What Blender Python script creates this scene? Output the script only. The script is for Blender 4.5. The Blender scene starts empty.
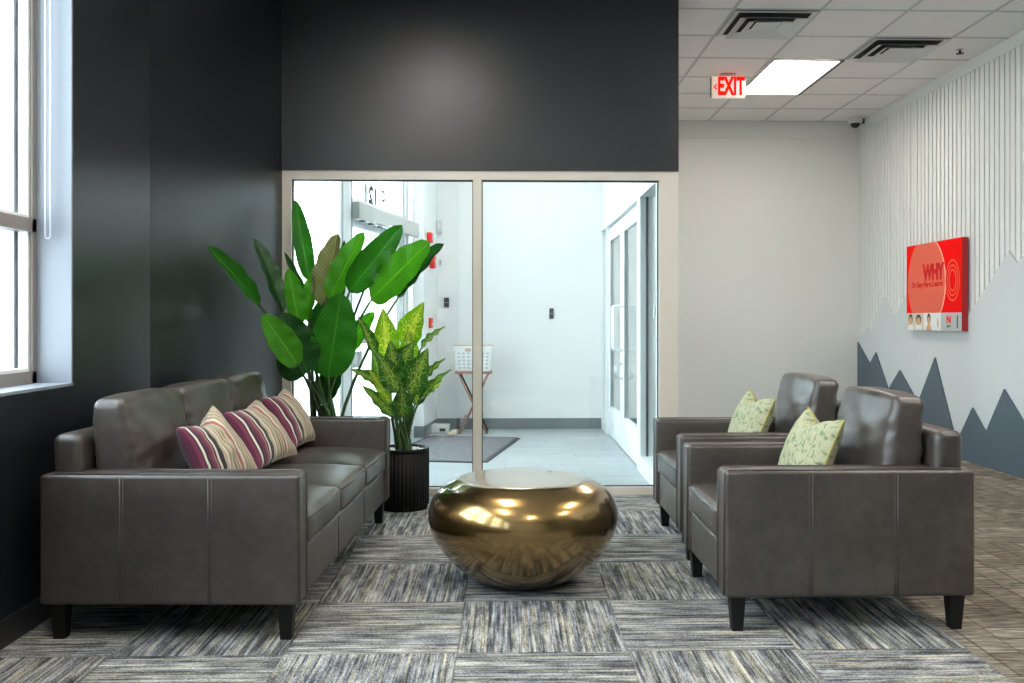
import bpy, bmesh, math, random
from mathutils import Vector, Matrix, noise
random.seed(7)
C = bpy.context.scene.collection
PI = math.pi

# ------------------------------------------------------------------ camera geometry
F = 935.0; YAW = math.radians(1.65); PX = 505.5 + F*math.tan(YAW); HY = 319.0; EYE = 1.184
def ray(x, y):
    u = (x-PX)/F; v = (HY-y)/F
    return Vector((math.sin(YAW)+u*math.cos(YAW), math.cos(YAW)-u*math.sin(YAW), v))
def atY(x, y, Y):
    r = ray(x, y); t = Y/r.y
    return Vector((r.x*t, Y, EYE+r.z*t))
def atX(x, y, X):
    r = ray(x, y); t = X/r.x
    return Vector((X, r.y*t, EYE+r.z*t))

# ------------------------------------------------------------------ mesh builder
class MB:
    def __init__(s): s.v = []; s.f = []; s.sm = []; s.mi = []; s.uv = {}
    def add(s, vs, fs, smooth=False, mi=0, uvs=None):
        o = len(s.v); s.v += [tuple(p) for p in vs]
        for k, f in enumerate(fs):
            if uvs: s.uv[len(s.f)] = [uvs[i] for i in f]
            s.f.append(tuple(i+o for i in f)); s.sm.append(smooth); s.mi.append(mi)
    def box(s, a, b, mi=0, M=None):
        x0,y0,z0 = a; x1,y1,z1 = b
        if x0>x1: x0,x1=x1,x0
        if y0>y1: y0,y1=y1,y0
        if z0>z1: z0,z1=z1,z0
        vs = [Vector(p) for p in ((x0,y0,z0),(x1,y0,z0),(x1,y1,z0),(x0,y1,z0),(x0,y0,z1),(x1,y0,z1),(x1,y1,z1),(x0,y1,z1))]
        if M: vs = [M@p for p in vs]
        s.add(vs, [(0,3,2,1),(4,5,6,7),(0,1,5,4),(1,2,6,5),(2,3,7,6),(3,0,4,7)], mi=mi)
        return s
    def rbox(s, a, b, r=.006, n=2, bulge=(0,0,0), div=6, M=None, mi=0, fn=None):
        """box with rounded edges and optionally puffed faces"""
        a = Vector(a); b = Vector(b); c = (a+b)/2; h = (b-a)/2; h = Vector((abs(h.x),abs(h.y),abs(h.z)))
        r = min(r, h.x*.98, h.y*.98, h.z*.98)
        def ticks(hh):
            e = [-hh+r*(1-math.cos(i/n*PI/2)) for i in range(n+1)] if n else [-hh]
            e = [-hh + r*i/n for i in range(n+1)]
            m = [(-hh+r)+(2*hh-2*r)*i/div for i in range(1, div)]
            return e+m+[-q for q in reversed(e)]
        T = [ticks(h.x), ticks(h.y), ticks(h.z)]
        idx = {}; vs = []; fs = []
        def vert(p):
            k = (round(p[0],6), round(p[1],6), round(p[2],6))
            if k in idx: return idx[k]
            q = Vector(p); inner = Vector([max(-h[i]+r, min(h[i]-r, q[i])) for i in range(3)])
            d = q-inner
            if d.length > 1e-9:
                # equal-angle remap
                d2 = Vector([math.tan(max(-1,min(1,d[i]/r))*PI/4) for i in range(3)])
                q = inner + d2.normalized()*r
            n_ = [q[i]/h[i] if h[i] else 0 for i in range(3)]
            for i in range(3):
                if bulge[i]:
                    j, k2 = (i+1)%3, (i+2)%3
                    w = max(0,1-n_[j]**4)*max(0,1-n_[k2]**4)
                    q[i] += bulge[i]*w*n_[i]
            q = q+c
            if fn: q = fn(q)
            if M: q = M@q
            idx[k] = len(vs); vs.append(q); return idx[k]
        for ax in range(3):
            j, k2 = (ax+1)%3, (ax+2)%3
            for sg in (-1, 1):
                for p in range(len(T[j])-1):
                    for q in range(len(T[k2])-1):
                        quad = []
                        for (u, v) in ((p,q),(p+1,q),(p+1,q+1),(p,q+1)):
                            pt = [0,0,0]; pt[ax] = sg*h[ax]; pt[j] = T[j][u]; pt[k2] = T[k2][v]
                            quad.append(vert(pt))
                        fs.append(tuple(quad if sg>0 else reversed(quad)))
        s.add(vs, fs, smooth=True, mi=mi); return s
    def tube(s, pts, rad, n=8, mi=0, cap=True, M=None):
        pts = [Vector(p) for p in pts]
        rs = rad if isinstance(rad,(list,tuple)) else [rad]*len(pts)
        vs = []; fs = []; ref = None
        for i, p in enumerate(pts):
            t = (pts[min(i+1,len(pts)-1)]-pts[max(i-1,0)]).normalized()
            if ref is None:
                ref = Vector((0,0,1)) if abs(t.z)<.9 else Vector((1,0,0))
            a = (ref - t*ref.dot(t)).normalized(); ref = a; b = t.cross(a)
            for k in range(n):
                w = 2*PI*k/n
                q = p + (a*math.cos(w)+b*math.sin(w))*rs[i]
                vs.append(M@q if M else q)
        for i in range(len(pts)-1):
            for k in range(n):
                fs.append((i*n+k, i*n+(k+1)%n, (i+1)*n+(k+1)%n, (i+1)*n+k))
        if cap:
            fs.append(tuple(reversed(range(n)))); fs.append(tuple((len(pts)-1)*n+k for k in range(n)))
        s.add(vs, fs, smooth=True, mi=mi); return s
    def lathe(s, prof, c=(0,0,0), n=48, mi=0, fn=None, smooth=True):
        vs = []; fs = []; c = Vector(c)
        for (r, z) in prof:
            for k in range(n):
                w = 2*PI*k/n; rr = fn(r, z, w) if fn else r
                vs.append(c+Vector((rr*math.cos(w), rr*math.sin(w), z)))
        for i in range(len(prof)-1):
            for k in range(n):
                fs.append((i*n+k, i*n+(k+1)%n, (i+1)*n+(k+1)%n, (i+1)*n+k))
        if prof[0][0] > 1e-6: fs.append(tuple(reversed(range(n))))
        if prof[-1][0] > 1e-6: fs.append(tuple((len(prof)-1)*n+k for k in range(n)))
        s.add(vs, fs, smooth=smooth, mi=mi); return s
    def prism(s, poly, vec, mi=0):
        """closed 3-D polygon extruded along vec"""
        n = len(poly); vec = Vector(vec); P = [Vector(p) for p in poly]
        vs = P+[p+vec for p in P]
        fs = [tuple(range(n)), tuple(reversed(range(n,2*n)))]+[(i, i+n, (i+1)%n+n, (i+1)%n) for i in range(n)]
        s.add(vs, fs, mi=mi); return s
    def build(s, name, mat, parent=None, loc=None, fix=True):
        me = bpy.data.meshes.new(name); me.from_pydata(s.v, [], s.f)
        me.polygons.foreach_set('use_smooth', s.sm); me.polygons.foreach_set('material_index', s.mi)
        if s.uv:
            l = me.uv_layers.new(name='UVMap')
            for p in me.polygons:
                if p.index in s.uv:
                    for k, li in enumerate(p.loop_indices): l.data[li].uv = s.uv[p.index][k]
        me.update()
        if fix:
            bm = bmesh.new(); bm.from_mesh(me); bmesh.ops.recalc_face_normals(bm, faces=bm.faces); bm.to_mesh(me); bm.free()
        for m in (mat if isinstance(mat,(list,tuple)) else [mat]): me.materials.append(m)
        o = bpy.data.objects.new(name, me); C.objects.link(o)
        if parent: o.parent = parent
        if loc is not None: o.location = loc
        return o

def thing(name, label, cat, loc=(0,0,0), rz=0, group=None):
    o = bpy.data.objects.new(name, None); C.objects.link(o)
    o.empty_display_size = .1
    o.location = loc; o.rotation_euler = (0,0,rz); o['label'] = label; o['category'] = cat
    if group: o['group'] = group
    return o
def tag(o, label, cat, group=None):
    o['label'] = label; o['category'] = cat
    if group: o['group'] = group
    return o
def struct(o): o['kind'] = 'structure'; return o
def copy_tree(o, parent=None):
    c = o.copy(); C.objects.link(c)
    if parent: c.parent = parent
    for ch in [x for x in bpy.data.objects if x.parent == o]: copy_tree(ch, c)
    return c
def text_mesh(body, size, mat, M, name='lettering', parent=None, extrude=.002, sx=1.0, offset=0.0, align='CENTER', space=1.0):
    cu = bpy.data.curves.new('t', 'FONT'); cu.body = body; cu.size = size; cu.extrude = extrude
    cu.align_x = align; cu.align_y = 'CENTER'; cu.offset = offset; cu.space_character = space
    t = bpy.data.objects.new('t', cu); C.objects.link(t)
    dg = bpy.context.evaluated_depsgraph_get(); dg.update()
    me = bpy.data.meshes.new_from_object(t.evaluated_get(dg))
    bpy.data.objects.remove(t); bpy.data.curves.remove(cu)
    me.transform(M @ Matrix.Diagonal((sx,1,1,1))); me.materials.clear(); me.materials.append(mat)
    me.name = name
    o = bpy.data.objects.new(name, me); C.objects.link(o)
    if parent: o.parent = parent
    return o

# ------------------------------------------------------------------ materials
def newmat(name):
    m = bpy.data.materials.new(name); m.use_nodes = True
    nt = m.node_tree; b = nt.nodes['Principled BSDF']
    return m, nt, b
def N(nt, typ, **kw):
    n = nt.nodes.new(typ)
    for k, v in kw.items():
        if k.startswith('i_'): n.inputs[k[2:].replace('_',' ')].default_value = v
        elif k.startswith('n_'): n.inputs[int(k[2:])].default_value = v
        else: setattr(n, k, v)
    return n
def L(nt, a, b): nt.links.new(a, b)
def math_(nt, op, a, b=None, c=None):
    n = nt.nodes.new('ShaderNodeMath'); n.operation = op
    for i, x in enumerate((a, b, c)):
        if x is None: continue
        if isinstance(x, (int,float)): n.inputs[i].default_value = x
        else: L(nt, x, n.inputs[i])
    return n.outputs[0]
def plain(name, col, rough=.5, metal=0, spec=.5, nscale=0, nstr=.1, bump=0, bscale=200, emit=None, estr=0, coat=0):
    m, nt, b = newmat(name)
    b.inputs['Base Color'].default_value = (*col,1); b.inputs['Roughness'].default_value = rough
    b.inputs['Metallic'].default_value = metal; b.inputs['Specular IOR Level'].default_value = spec
    if coat: b.inputs['Coat Weight'].default_value = coat; b.inputs['Coat Roughness'].default_value = .05
    tc = N(nt, 'ShaderNodeTexCoord')
    if nscale:
        n = N(nt, 'ShaderNodeTexNoise', i_Scale=nscale, i_Detail=4)
        L(nt, tc.outputs['Object'], n.inputs['Vector'])
        mr = N(nt, 'ShaderNodeMapRange'); mr.inputs[3].default_value = 1-nstr; mr.inputs[4].default_value = 1+nstr
        L(nt, n.outputs[0], mr.inputs[0])
        mx = N(nt, 'ShaderNodeVectorMath', operation='SCALE'); mx.inputs[0].default_value = col
        L(nt, mr.outputs[0], mx.inputs['Scale']); L(nt, mx.outputs[0], b.inputs['Base Color'])
    if bump:
        n2 = N(nt, 'ShaderNodeTexNoise', i_Scale=bscale, i_Detail=3)
        L(nt, tc.outputs['Object'], n2.inputs['Vector'])
        bp = N(nt, 'ShaderNodeBump', i_Strength=bump, i_Distance=.002); L(nt, n2.outputs[0], bp.inputs['Height'])
        L(nt, bp.outputs[0], b.inputs['Normal'])
    if emit: b.inputs['Emission Color'].default_value = (*emit,1); b.inputs['Emission Strength'].default_value = estr
    return m
def ramp(nt, stops, interp='LINEAR'):
    r = N(nt, 'ShaderNodeValToRGB'); cr = r.color_ramp; cr.interpolation = interp
    while len(cr.elements) > 1: cr.elements.remove(cr.elements[-1])
    cr.elements[0].position = stops[0][0]; cr.elements[0].color = (*stops[0][1],1)
    for p, c in stops[1:]:
        e = cr.elements.new(p); e.color = (*c,1)
    return r

def glass_mat(name, tint=(.93,.97,.97), refl=1.0):
    m = bpy.data.materials.new(name); m.use_nodes = True; nt = m.node_tree; nt.nodes.clear()
    out = N(nt,'ShaderNodeOutputMaterial'); mix = N(nt,'ShaderNodeMixShader'); tr = N(nt,'ShaderNodeBsdfTransparent'); gl = N(nt,'ShaderNodeBsdfGlossy')
    tr.inputs[0].default_value = (*tint,1); gl.inputs['Roughness'].default_value = .02; gl.inputs[0].default_value = (refl,refl,refl,1)
    lw = N(nt,'ShaderNodeLayerWeight'); lw.inputs[0].default_value = .5
    fr = math_(nt,'ADD', .035, math_(nt,'MULTIPLY', math_(nt,'POWER', lw.outputs['Facing'], 5.0), .9))
    L(nt, fr, mix.inputs[0]); L(nt, tr.outputs[0], mix.inputs[1]); L(nt, gl.outputs[0], mix.inputs[2]); L(nt, mix.outputs[0], out.inputs[0])
    return m
def emis(name, col, s):
    m = bpy.data.materials.new(name); m.use_nodes = True; nt = m.node_tree; nt.nodes.clear()
    out = N(nt,'ShaderNodeOutputMaterial'); e = N(nt,'ShaderNodeEmission'); e.inputs[0].default_value = (*col,1); e.inputs[1].default_value = s
    L(nt, e.outputs[0], out.inputs[0]); return m

def leather_mat():
    m, nt, b = newmat('grey_brown_leather')
    tc = N(nt,'ShaderNodeTexCoord')
    n1 = N(nt,'ShaderNodeTexNoise', i_Scale=3.5, i_Detail=5, i_Roughness=.6); L(nt, tc.outputs['Object'], n1.inputs['Vector'])
    r = ramp(nt, [(.3,(.040,.033,.029)),(.55,(.058,.049,.043)),(.8,(.080,.068,.059))]); L(nt, n1.outputs[0], r.inputs[0]); 
    n3 = N(nt,'ShaderNodeTexNoise', i_Scale=22, i_Detail=6, i_Roughness=.7); L(nt, tc.outputs['Object'], n3.inputs['Vector'])
    m3 = N(nt,'ShaderNodeMapRange'); L(nt, n3.outputs[0], m3.inputs[0]); m3.inputs[1].default_value=.3; m3.inputs[2].default_value=.7; m3.inputs[3].default_value=.78; m3.inputs[4].default_value=1.25
    v3 = N(nt,'ShaderNodeVectorMath', operation='SCALE'); L(nt, r.outputs[0], v3.inputs[0]); L(nt, m3.outputs[0], v3.inputs['Scale']); L(nt, v3.outputs[0], b.inputs['Base Color'])
    vo = N(nt,'ShaderNodeTexVoronoi', i_Scale=260); L(nt, tc.outputs['Object'], vo.inputs['Vector'])
    n2 = N(nt,'ShaderNodeTexNoise', i_Scale=7, i_Detail=5, i_Distortion=.3); L(nt, tc.outputs['Object'], n2.inputs['Vector'])
    b1 = N(nt,'ShaderNodeBump', i_Strength=.3, i_Distance=.001); L(nt, vo.outputs['Distance'], b1.inputs['Height'])
    b2 = N(nt,'ShaderNodeBump', i_Strength=.22, i_Distance=.010); L(nt, n2.outputs[0], b2.inputs['Height']); L(nt, b1.outputs[0], b2.inputs['Normal'])
    L(nt, b2.outputs[0], b.inputs['Normal'])
    b.inputs['Roughness'].default_value = .36; b.inputs['Specular IOR Level'].default_value = .65
    return m

def stripe_carpet():
    m, nt, b = newmat('striped_carpet_tile')
    g = N(nt,'ShaderNodeNewGeometry'); sp = N(nt,'ShaderNodeSeparateXYZ'); L(nt, g.outputs['Position'], sp.inputs[0])
    X, Y = sp.outputs[0], sp.outputs[1]
    tx = math_(nt,'DIVIDE', math_(nt,'ADD', X, .172), .6085); ty = math_(nt,'DIVIDE', math_(nt,'ADD', Y, -3.32), .605)
    ix = math_(nt,'FLOOR', tx); iy = math_(nt,'FLOOR', ty)
    par = math_(nt,'FLOORED_MODULO', math_(nt,'ADD', ix, iy), 2.0)     # 0 -> stripes run in depth
    par = math_(nt,'GREATER_THAN', par, .5)
    seed = math_(nt,'ADD', math_(nt,'MULTIPLY', ix, 7.3), math_(nt,'MULTIPLY', iy, 13.7))
    def pick(a, c): # par? c : a
        return math_(nt,'ADD', math_(nt,'MULTIPLY', a, math_(nt,'SUBTRACT', 1.0, par)), math_(nt,'MULTIPLY', c, par))
    A = pick(X, Y); Bc = pick(Y, X)
    def lay(sa, sb, off, det=2):
        cv = N(nt,'ShaderNodeCombineXYZ'); L(nt, math_(nt,'MULTIPLY', A, sa), cv.inputs[0]); L(nt, math_(nt,'MULTIPLY', Bc, sb), cv.inputs[1])
        L(nt, math_(nt,'ADD', seed, off), cv.inputs[2])
        n = N(nt,'ShaderNodeTexNoise', i_Scale=1.0, i_Detail=det, i_Roughness=.65); L(nt, cv.outputs[0], n.inputs['Vector']); return n.outputs[0]
    fine = lay(88, 2.2, 0, 3); mid = lay(26, 7, 3.1, 3); grain = lay(330, 110, 5.5, 1); hue = lay(70, 1.5, 9.9, 1)
    v = math_(nt,'ADD', math_(nt,'MULTIPLY', fine, .64), math_(nt,'ADD', math_(nt,'MULTIPLY', mid, .36), math_(nt,'MULTIPLY', math_(nt,'SUBTRACT', grain, .5), .34)))
    r = ramp(nt, [(.35,(.024,.027,.034)),(.43,(.085,.090,.098)),(.50,(.22,.22,.215)),(.57,(.41,.405,.38)),(.66,(.66,.65,.60))]); L(nt, v, r.inputs[0])
    r2 = ramp(nt, [(.42,(.86,.91,1.0)),(.54,(1,.985,.95)),(.66,(1.0,.97,.78))]); L(nt, hue, r2.inputs[0])
    mx = N(nt,'ShaderNodeMix', data_type='RGBA', blend_type='MULTIPLY'); mx.inputs[0].default_value = 1
    L(nt, r.outputs[0], mx.inputs[6]); L(nt, r2.outputs[0], mx.inputs[7])
    # dark joint between tiles
    fx = math_(nt,'FRACT', tx); fy = math_(nt,'FRACT', ty)
    ed = math_(nt,'MINIMUM', math_(nt,'MINIMUM', fx, math_(nt,'SUBTRACT',1.0,fx)), math_(nt,'MINIMUM', fy, math_(nt,'SUBTRACT',1.0,fy)))
    j = N(nt,'ShaderNodeMapRange'); L(nt, ed, j.inputs[0]); j.inputs[1].default_value = 0; j.inputs[2].default_value = .012; j.inputs[3].default_value=.75; j.inputs[4].default_value=1
    sc = N(nt,'ShaderNodeVectorMath', operation='SCALE'); L(nt, mx.outputs[2], sc.inputs[0]); L(nt, j.outputs[0], sc.inputs['Scale'])
    # brown geometric tiles to the right of x = 1.655
    def lay2(xs, ys, off):
        br = N(nt,'ShaderNodeTexBrick'); br.offset = .37; br.squash = .6; br.squash_frequency = 3; br.inputs['Scale'].default_value = 1; br.inputs['Mortar Size'].default_value = .006
        br.inputs['Brick Width'].default_value = .58; br.inputs['Row Height'].default_value = .122; br.inputs['Bias'].default_value = 0
        br.inputs['Color1'].default_value = (.25,.225,.185,1); br.inputs['Color2'].default_value = (.145,.124,.10,1); br.inputs['Mortar'].default_value = (.10,.086,.072,1)
        cv = N(nt,'ShaderNodeCombineXYZ'); L(nt, xs, cv.inputs[0]); L(nt, ys, cv.inputs[1]); L(nt, cv.outputs[0], br.inputs['Vector']); return br.outputs[0]
    a1 = lay2(X, Y, 0); a2 = lay2(Y, X, 1)
    bx = math_(nt,'FLOOR', math_(nt,'DIVIDE', X, .61)); by = math_(nt,'FLOOR', math_(nt,'DIVIDE', Y, .61))
    p2 = math_(nt,'GREATER_THAN', math_(nt,'FLOORED_MODULO', math_(nt,'ADD', bx, by), 2.0), .5)
    mg = N(nt,'ShaderNodeMix', data_type='RGBA'); L(nt, p2, mg.inputs[0]); L(nt, a1, mg.inputs[6]); L(nt, a2, mg.inputs[7])
    cv = N(nt,'ShaderNodeCombineXYZ'); L(nt, math_(nt,'MULTIPLY', X, 9), cv.inputs[0]); L(nt, math_(nt,'MULTIPLY', Y, 70), cv.inputs[1])
    nn = N(nt,'ShaderNodeTexNoise', i_Scale=1.0, i_Detail=3); L(nt, cv.outputs[0], nn.inputs['Vector'])
    rr = ramp(nt, [(.32,(.40,.39,.38)),(.5,(.95,.95,.95)),(.68,(1.75,1.7,1.6))]); L(nt, nn.outputs[0], rr.inputs[0])
    mh = N(nt,'ShaderNodeMix', data_type='RGBA', blend_type='MULTIPLY'); mh.inputs[0].default_value = 1; L(nt, mg.outputs[2], mh.inputs[6]); L(nt, rr.outputs[0], mh.inputs[7])
    side = math_(nt,'GREATER_THAN', X, 1.655)
    mf = N(nt,'ShaderNodeMix', data_type='RGBA'); L(nt, side, mf.inputs[0]); L(nt, sc.outputs[0], mf.inputs[6]); L(nt, mh.outputs[2], mf.inputs[7])
    L(nt, mf.outputs[2], b.inputs['Base Color'])
    b.inputs['Roughness'].default_value = .95; b.inputs['Specular IOR Level'].default_value = .15
    bp = N(nt,'ShaderNodeBump', i_Strength=.4, i_Distance=.004); L(nt, v, bp.inputs['Height']); L(nt, bp.outputs[0], b.inputs['Normal'])
    return m

def vest_floor():
    m, nt, b = newmat('pale_grey_plank')
    g = N(nt,'ShaderNodeNewGeometry')
    br = N(nt,'ShaderNodeTexBrick'); br.inputs['Scale'].default_value = 1; br.inputs['Brick Width'].default_value = 1.2; br.inputs['Row Height'].default_value = .2
    br.inputs['Mortar Size'].default_value = .003; br.inputs['Color1'].default_value = (.40,.44,.45,1); br.inputs['Color2'].default_value = (.34,.38,.39,1); br.inputs['Mortar'].default_value = (.22,.25,.26,1)
    L(nt, g.outputs['Position'], br.inputs['Vector'])
    mp = N(nt,'ShaderNodeMapping'); mp.inputs['Scale'].default_value = (3,30,1); L(nt, g.outputs['Position'], mp.inputs[0])
    n = N(nt,'ShaderNodeTexNoise', i_Scale=1, i_Detail=4); L(nt, mp.outputs[0], n.inputs['Vector'])
    r = ramp(nt, [(.3,(.85,.85,.85)),(.7,(1.12,1.12,1.12))]); L(nt, n.outputs[0], r.inputs[0])
    mx = N(nt,'ShaderNodeMix', data_type='RGBA', blend_type='MULTIPLY'); mx.inputs[0].default_value = 1; L(nt, br.outputs[0], mx.inputs[6]); L(nt, r.outputs[0], mx.inputs[7])
    L(nt, mx.outputs[2], b.inputs['Base Color']); b.inputs['Roughness'].default_value = .38
    return m

def leaf_mat(name, c1, c2, back=None, stripe=26, rough=.35, mott=None):
    m, nt, b = newmat(name)
    uv = N(nt,'ShaderNodeUVMap'); sp = N(nt,'ShaderNodeSeparateXYZ'); L(nt, uv.outputs[0], sp.inputs[0])
    U, V = sp.outputs[0], sp.outputs[1]
    au = math_(nt,'ABSOLUTE', math_(nt,'SUBTRACT', U, .5))
    ph = math_(nt,'ADD', math_(nt,'MULTIPLY', V, stripe), math_(nt,'MULTIPLY', au, -stripe*.28))
    wv = math_(nt,'ABSOLUTE', math_(nt,'SINE', math_(nt,'MULTIPLY', ph, PI)))
    tc = N(nt,'ShaderNodeTexCoord'); no = N(nt,'ShaderNodeTexNoise', i_Scale=7, i_Detail=3); L(nt, tc.outputs['Object'], no.inputs['Vector'])
    fac = math_(nt,'ADD', math_(nt,'MULTIPLY', wv, .35), math_(nt,'MULTIPLY', no.outputs[0], .75))
    r = ramp(nt, [(.15,c1),(.85,c2)]); L(nt, fac, r.inputs[0])
    rib = N(nt,'ShaderNodeMapRange'); L(nt, au, rib.inputs[0]); rib.inputs[1].default_value=.012; rib.inputs[2].default_value=.03; rib.inputs[3].default_value=1; rib.inputs[4].default_value=0
    mx = N(nt,'ShaderNodeMix', data_type='RGBA'); L(nt, rib.outputs[0], mx.inputs[0]); L(nt, r.outputs[0], mx.inputs[6]); mx.inputs[7].default_value = (min(1,c2[0]*1.5+.01), min(1,c2[1]*1.25), c2[2]*1.5+.005, 1)
    col = mx.outputs[2]
    if mott:
        mpv = N(nt,'ShaderNodeCombineXYZ'); L(nt, math_(nt,'MULTIPLY', au, 13), mpv.inputs[0]); L(nt, math_(nt,'SUBTRACT', math_(nt,'MULTIPLY', V, 24), math_(nt,'MULTIPLY', au, 13)), mpv.inputs[1])
        L(nt, math_(nt,'GREATER_THAN', U, .5), mpv.inputs[2])
        n2 = N(nt,'ShaderNodeTexNoise', i_Scale=1.0, i_Detail=2, i_Roughness=.7); L(nt, mpv.outputs[0], n2.inputs['Vector'])
        # cream blotches crowd towards the midrib
        th = math_(nt,'SUBTRACT', n2.outputs[0], math_(nt,'MULTIPLY', au, .42))
        mr = N(nt,'ShaderNodeMapRange'); L(nt, th, mr.inputs[0]); mr.inputs[1].default_value=.44; mr.inputs[2].default_value=.47
        m2 = N(nt,'ShaderNodeMix', data_type='RGBA'); L(nt, mr.outputs[0], m2.inputs[0]); L(nt, col, m2.inputs[6]); m2.inputs[7].default_value = (*mott,1); col = m2.outputs[2]
    L(nt, col, b.inputs['Base Color']); b.inputs['Roughness'].default_value = rough
    b.inputs['Specular IOR Level'].default_value = .4
    # thin leaf lets some light through
    out = nt.nodes['Material Output']; tl = N(nt,'ShaderNodeBsdfTranslucent'); ms = N(nt,'ShaderNodeMixShader'); ms.inputs[0].default_value = .28
    g = N(nt,'ShaderNodeMix', data_type='RGBA', blend_type='MULTIPLY'); g.inputs[0].default_value = 1; L(nt, col, g.inputs[6]); g.inputs[7].default_value = (1.6,1.7,.9,1)
    L(nt, g.outputs[2], tl.inputs[0]); L(nt, b.outputs[0], ms.inputs[1]); L(nt, tl.outputs[0], ms.inputs[2]); L(nt, ms.outputs[0], out.inputs[0])
    bp = N(nt,'ShaderNodeBump', i_Strength=.25, i_Distance=.004); L(nt, wv, bp.inputs['Height']); L(nt, bp.outputs[0], b.inputs['Normal'])
    return m

def stripe_pillow():
    m, nt, b = newmat('striped_woven_fabric')
    uv = N(nt,'ShaderNodeUVMap'); sp = N(nt,'ShaderNodeSeparateXYZ'); L(nt, uv.outputs[0], sp.inputs[0])
    plum=(.10,.012,.045); wine=(.18,.03,.07); blk=(.012,.01,.012); wh=(.72,.68,.60); cr=(.52,.44,.30); tan=(.36,.26,.16); gr=(.16,.17,.07); rust=(.34,.11,.07); pk=(.45,.22,.20)
    st = [(0,plum),(.03,wine),(.055,blk),(.07,wh),(.09,blk),(.115,plum),(.15,wine),(.185,pk),(.20,blk),(.22,wh),(.25,blk),(.31,cr),(.36,wh),(.39,tan),(.42,cr),(.47,gr),(.50,cr),(.53,blk),(.54,cr),(.58,rust),(.62,pk),(.64,wh),(.67,tan),(.71,cr),(.74,gr),(.76,cr),(.80,tan),(.84,pk),(.86,cr),(.90,tan),(.94,cr),(.97,tan)]
    r = ramp(nt, st, 'CONSTANT'); L(nt, sp.outputs[0], r.inputs[0])
    ch = math_(nt,'SINE', math_(nt,'MULTIPLY', sp.outputs[1], 420.0)); 
    mr = N(nt,'ShaderNodeMapRange'); L(nt, ch, mr.inputs[0]); mr.inputs[1].default_value=-1; mr.inputs[3].default_value=.8; mr.inputs[4].default_value=1.12
    sc = N(nt,'ShaderNodeVectorMath', operation='SCALE'); L(nt, r.outputs[0], sc.inputs[0]); L(nt, mr.outputs[0], sc.inputs['Scale']); L(nt, sc.outputs[0], b.inputs['Base Color'])
    b.inputs['Roughness'].default_value = .85; b.inputs['Sheen Weight'].default_value = .3
    bp = N(nt,'ShaderNodeBump', i_Strength=.3, i_Distance=.002); L(nt, ch, bp.inputs['Height']); L(nt, bp.outputs[0], b.inputs['Normal'])
    return m
def green_pillow():
    m, nt, b = newmat('pale_green_printed_fabric')
    uv = N(nt,'ShaderNodeUVMap'); mp = N(nt,'ShaderNodeMapping'); mp.inputs['Scale'].default_value = (22,12,1); L(nt, uv.outputs[0], mp.inputs[0])
    n = N(nt,'ShaderNodeTexNoise', i_Scale=1, i_Detail=4, i_Distortion=.8); L(nt, mp.outputs[0], n.inputs['Vector'])
    r = ramp(nt, [(.30,(.09,.14,.09)),(.38,(.20,.26,.14)),(.45,(.36,.39,.24)),(.60,(.46,.46,.31)),(.72,(.37,.33,.16))]); L(nt, n.outputs[0], r.inputs[0])
    L(nt, r.outputs[0], b.inputs['Base Color']); b.inputs['Roughness'].default_value = .8
    return m

M = {}
M['leather'] = leather_mat()
M['carpet'] = stripe_carpet()
M['vfloor'] = vest_floor()
M['dark'] = plain('charcoal_wall_paint', (.009,.011,.0155), .34, spec=.65, nscale=2.5, nstr=.06, bump=.05, bscale=300)
M['grey'] = plain('light_grey_wall_paint', (.69,.69,.665), .6, bump=.05, bscale=300)
M['white'] = plain('white_wall_paint', (.82,.83,.83), .55, bump=.04, bscale=300)
M['reveal'] = plain('pale_reveal_paint', (.25,.285,.33), .5, bump=.03, bscale=200)
M['ceil'] = plain('ceiling_tile', (.80,.77,.75), .9, nscale=60, nstr=.03, bump=.2, bscale=500)
M['grid'] = plain('ceiling_grid_metal', (.50,.49,.48), .5)
M['slat'] = plain('white_slat_paint', (.70,.71,.68), .5)
M['groove'] = plain('slat_backing', (.13,.14,.135), .7)
M['mtl'] = plain('light_grey_panel', (.56,.59,.59), .6, bump=.03)
M['mtd'] = plain('slate_blue_panel', (.075,.105,.13), .5, nscale=3, nstr=.05)
M['alu'] = plain('champagne_aluminium', (.74,.69,.61), .40, metal=.2, nscale=4, nstr=.04)
M['aludark'] = plain('dark_gasket', (.02,.025,.03), .5)
M['aluwhite'] = plain('white_powder_coat', (.80,.83,.84), .35)
M['alugrey'] = plain('grey_aluminium', (.44,.48,.50), .35, metal=.4)
M['taupe'] = plain('taupe_window_frame', (.23,.205,.185), .45)
M['glass'] = glass_mat('clear_glass')
M['opgrey'] = plain('operator_grey', (.50,.52,.50), .5)
M['base'] = plain('grey_rubber_base', (.18,.20,.21), .45)
M['basedark'] = plain('black_rubber_base', (.022,.022,.024), .4)
M['black'] = plain('black_stained_wood', (.006,.006,.0065), .45, spec=.3, nscale=8, nstr=.2)
M['gold'] = plain('bronze_gold_metal', (.29,.185,.062), .24, metal=1.0, nscale=5, nstr=.06, coat=1.0)
M['pot'] = plain('black_fluted_resin', (.005,.0055,.006), .6, spec=.25)
M['soil'] = plain('dark_soil', (.03,.022,.016), .95, bump=.6, bscale=60)
M['pebble'] = plain('white_river_pebble', (.62,.62,.60), .4, nscale=20, nstr=.2)
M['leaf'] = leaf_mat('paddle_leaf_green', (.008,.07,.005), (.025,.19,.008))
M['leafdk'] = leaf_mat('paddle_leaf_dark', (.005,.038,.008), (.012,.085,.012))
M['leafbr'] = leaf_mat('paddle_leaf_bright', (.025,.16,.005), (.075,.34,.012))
M['leafbn'] = leaf_mat('paddle_leaf_olive', (.07,.085,.03), (.20,.19,.09), stripe=20)
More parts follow.
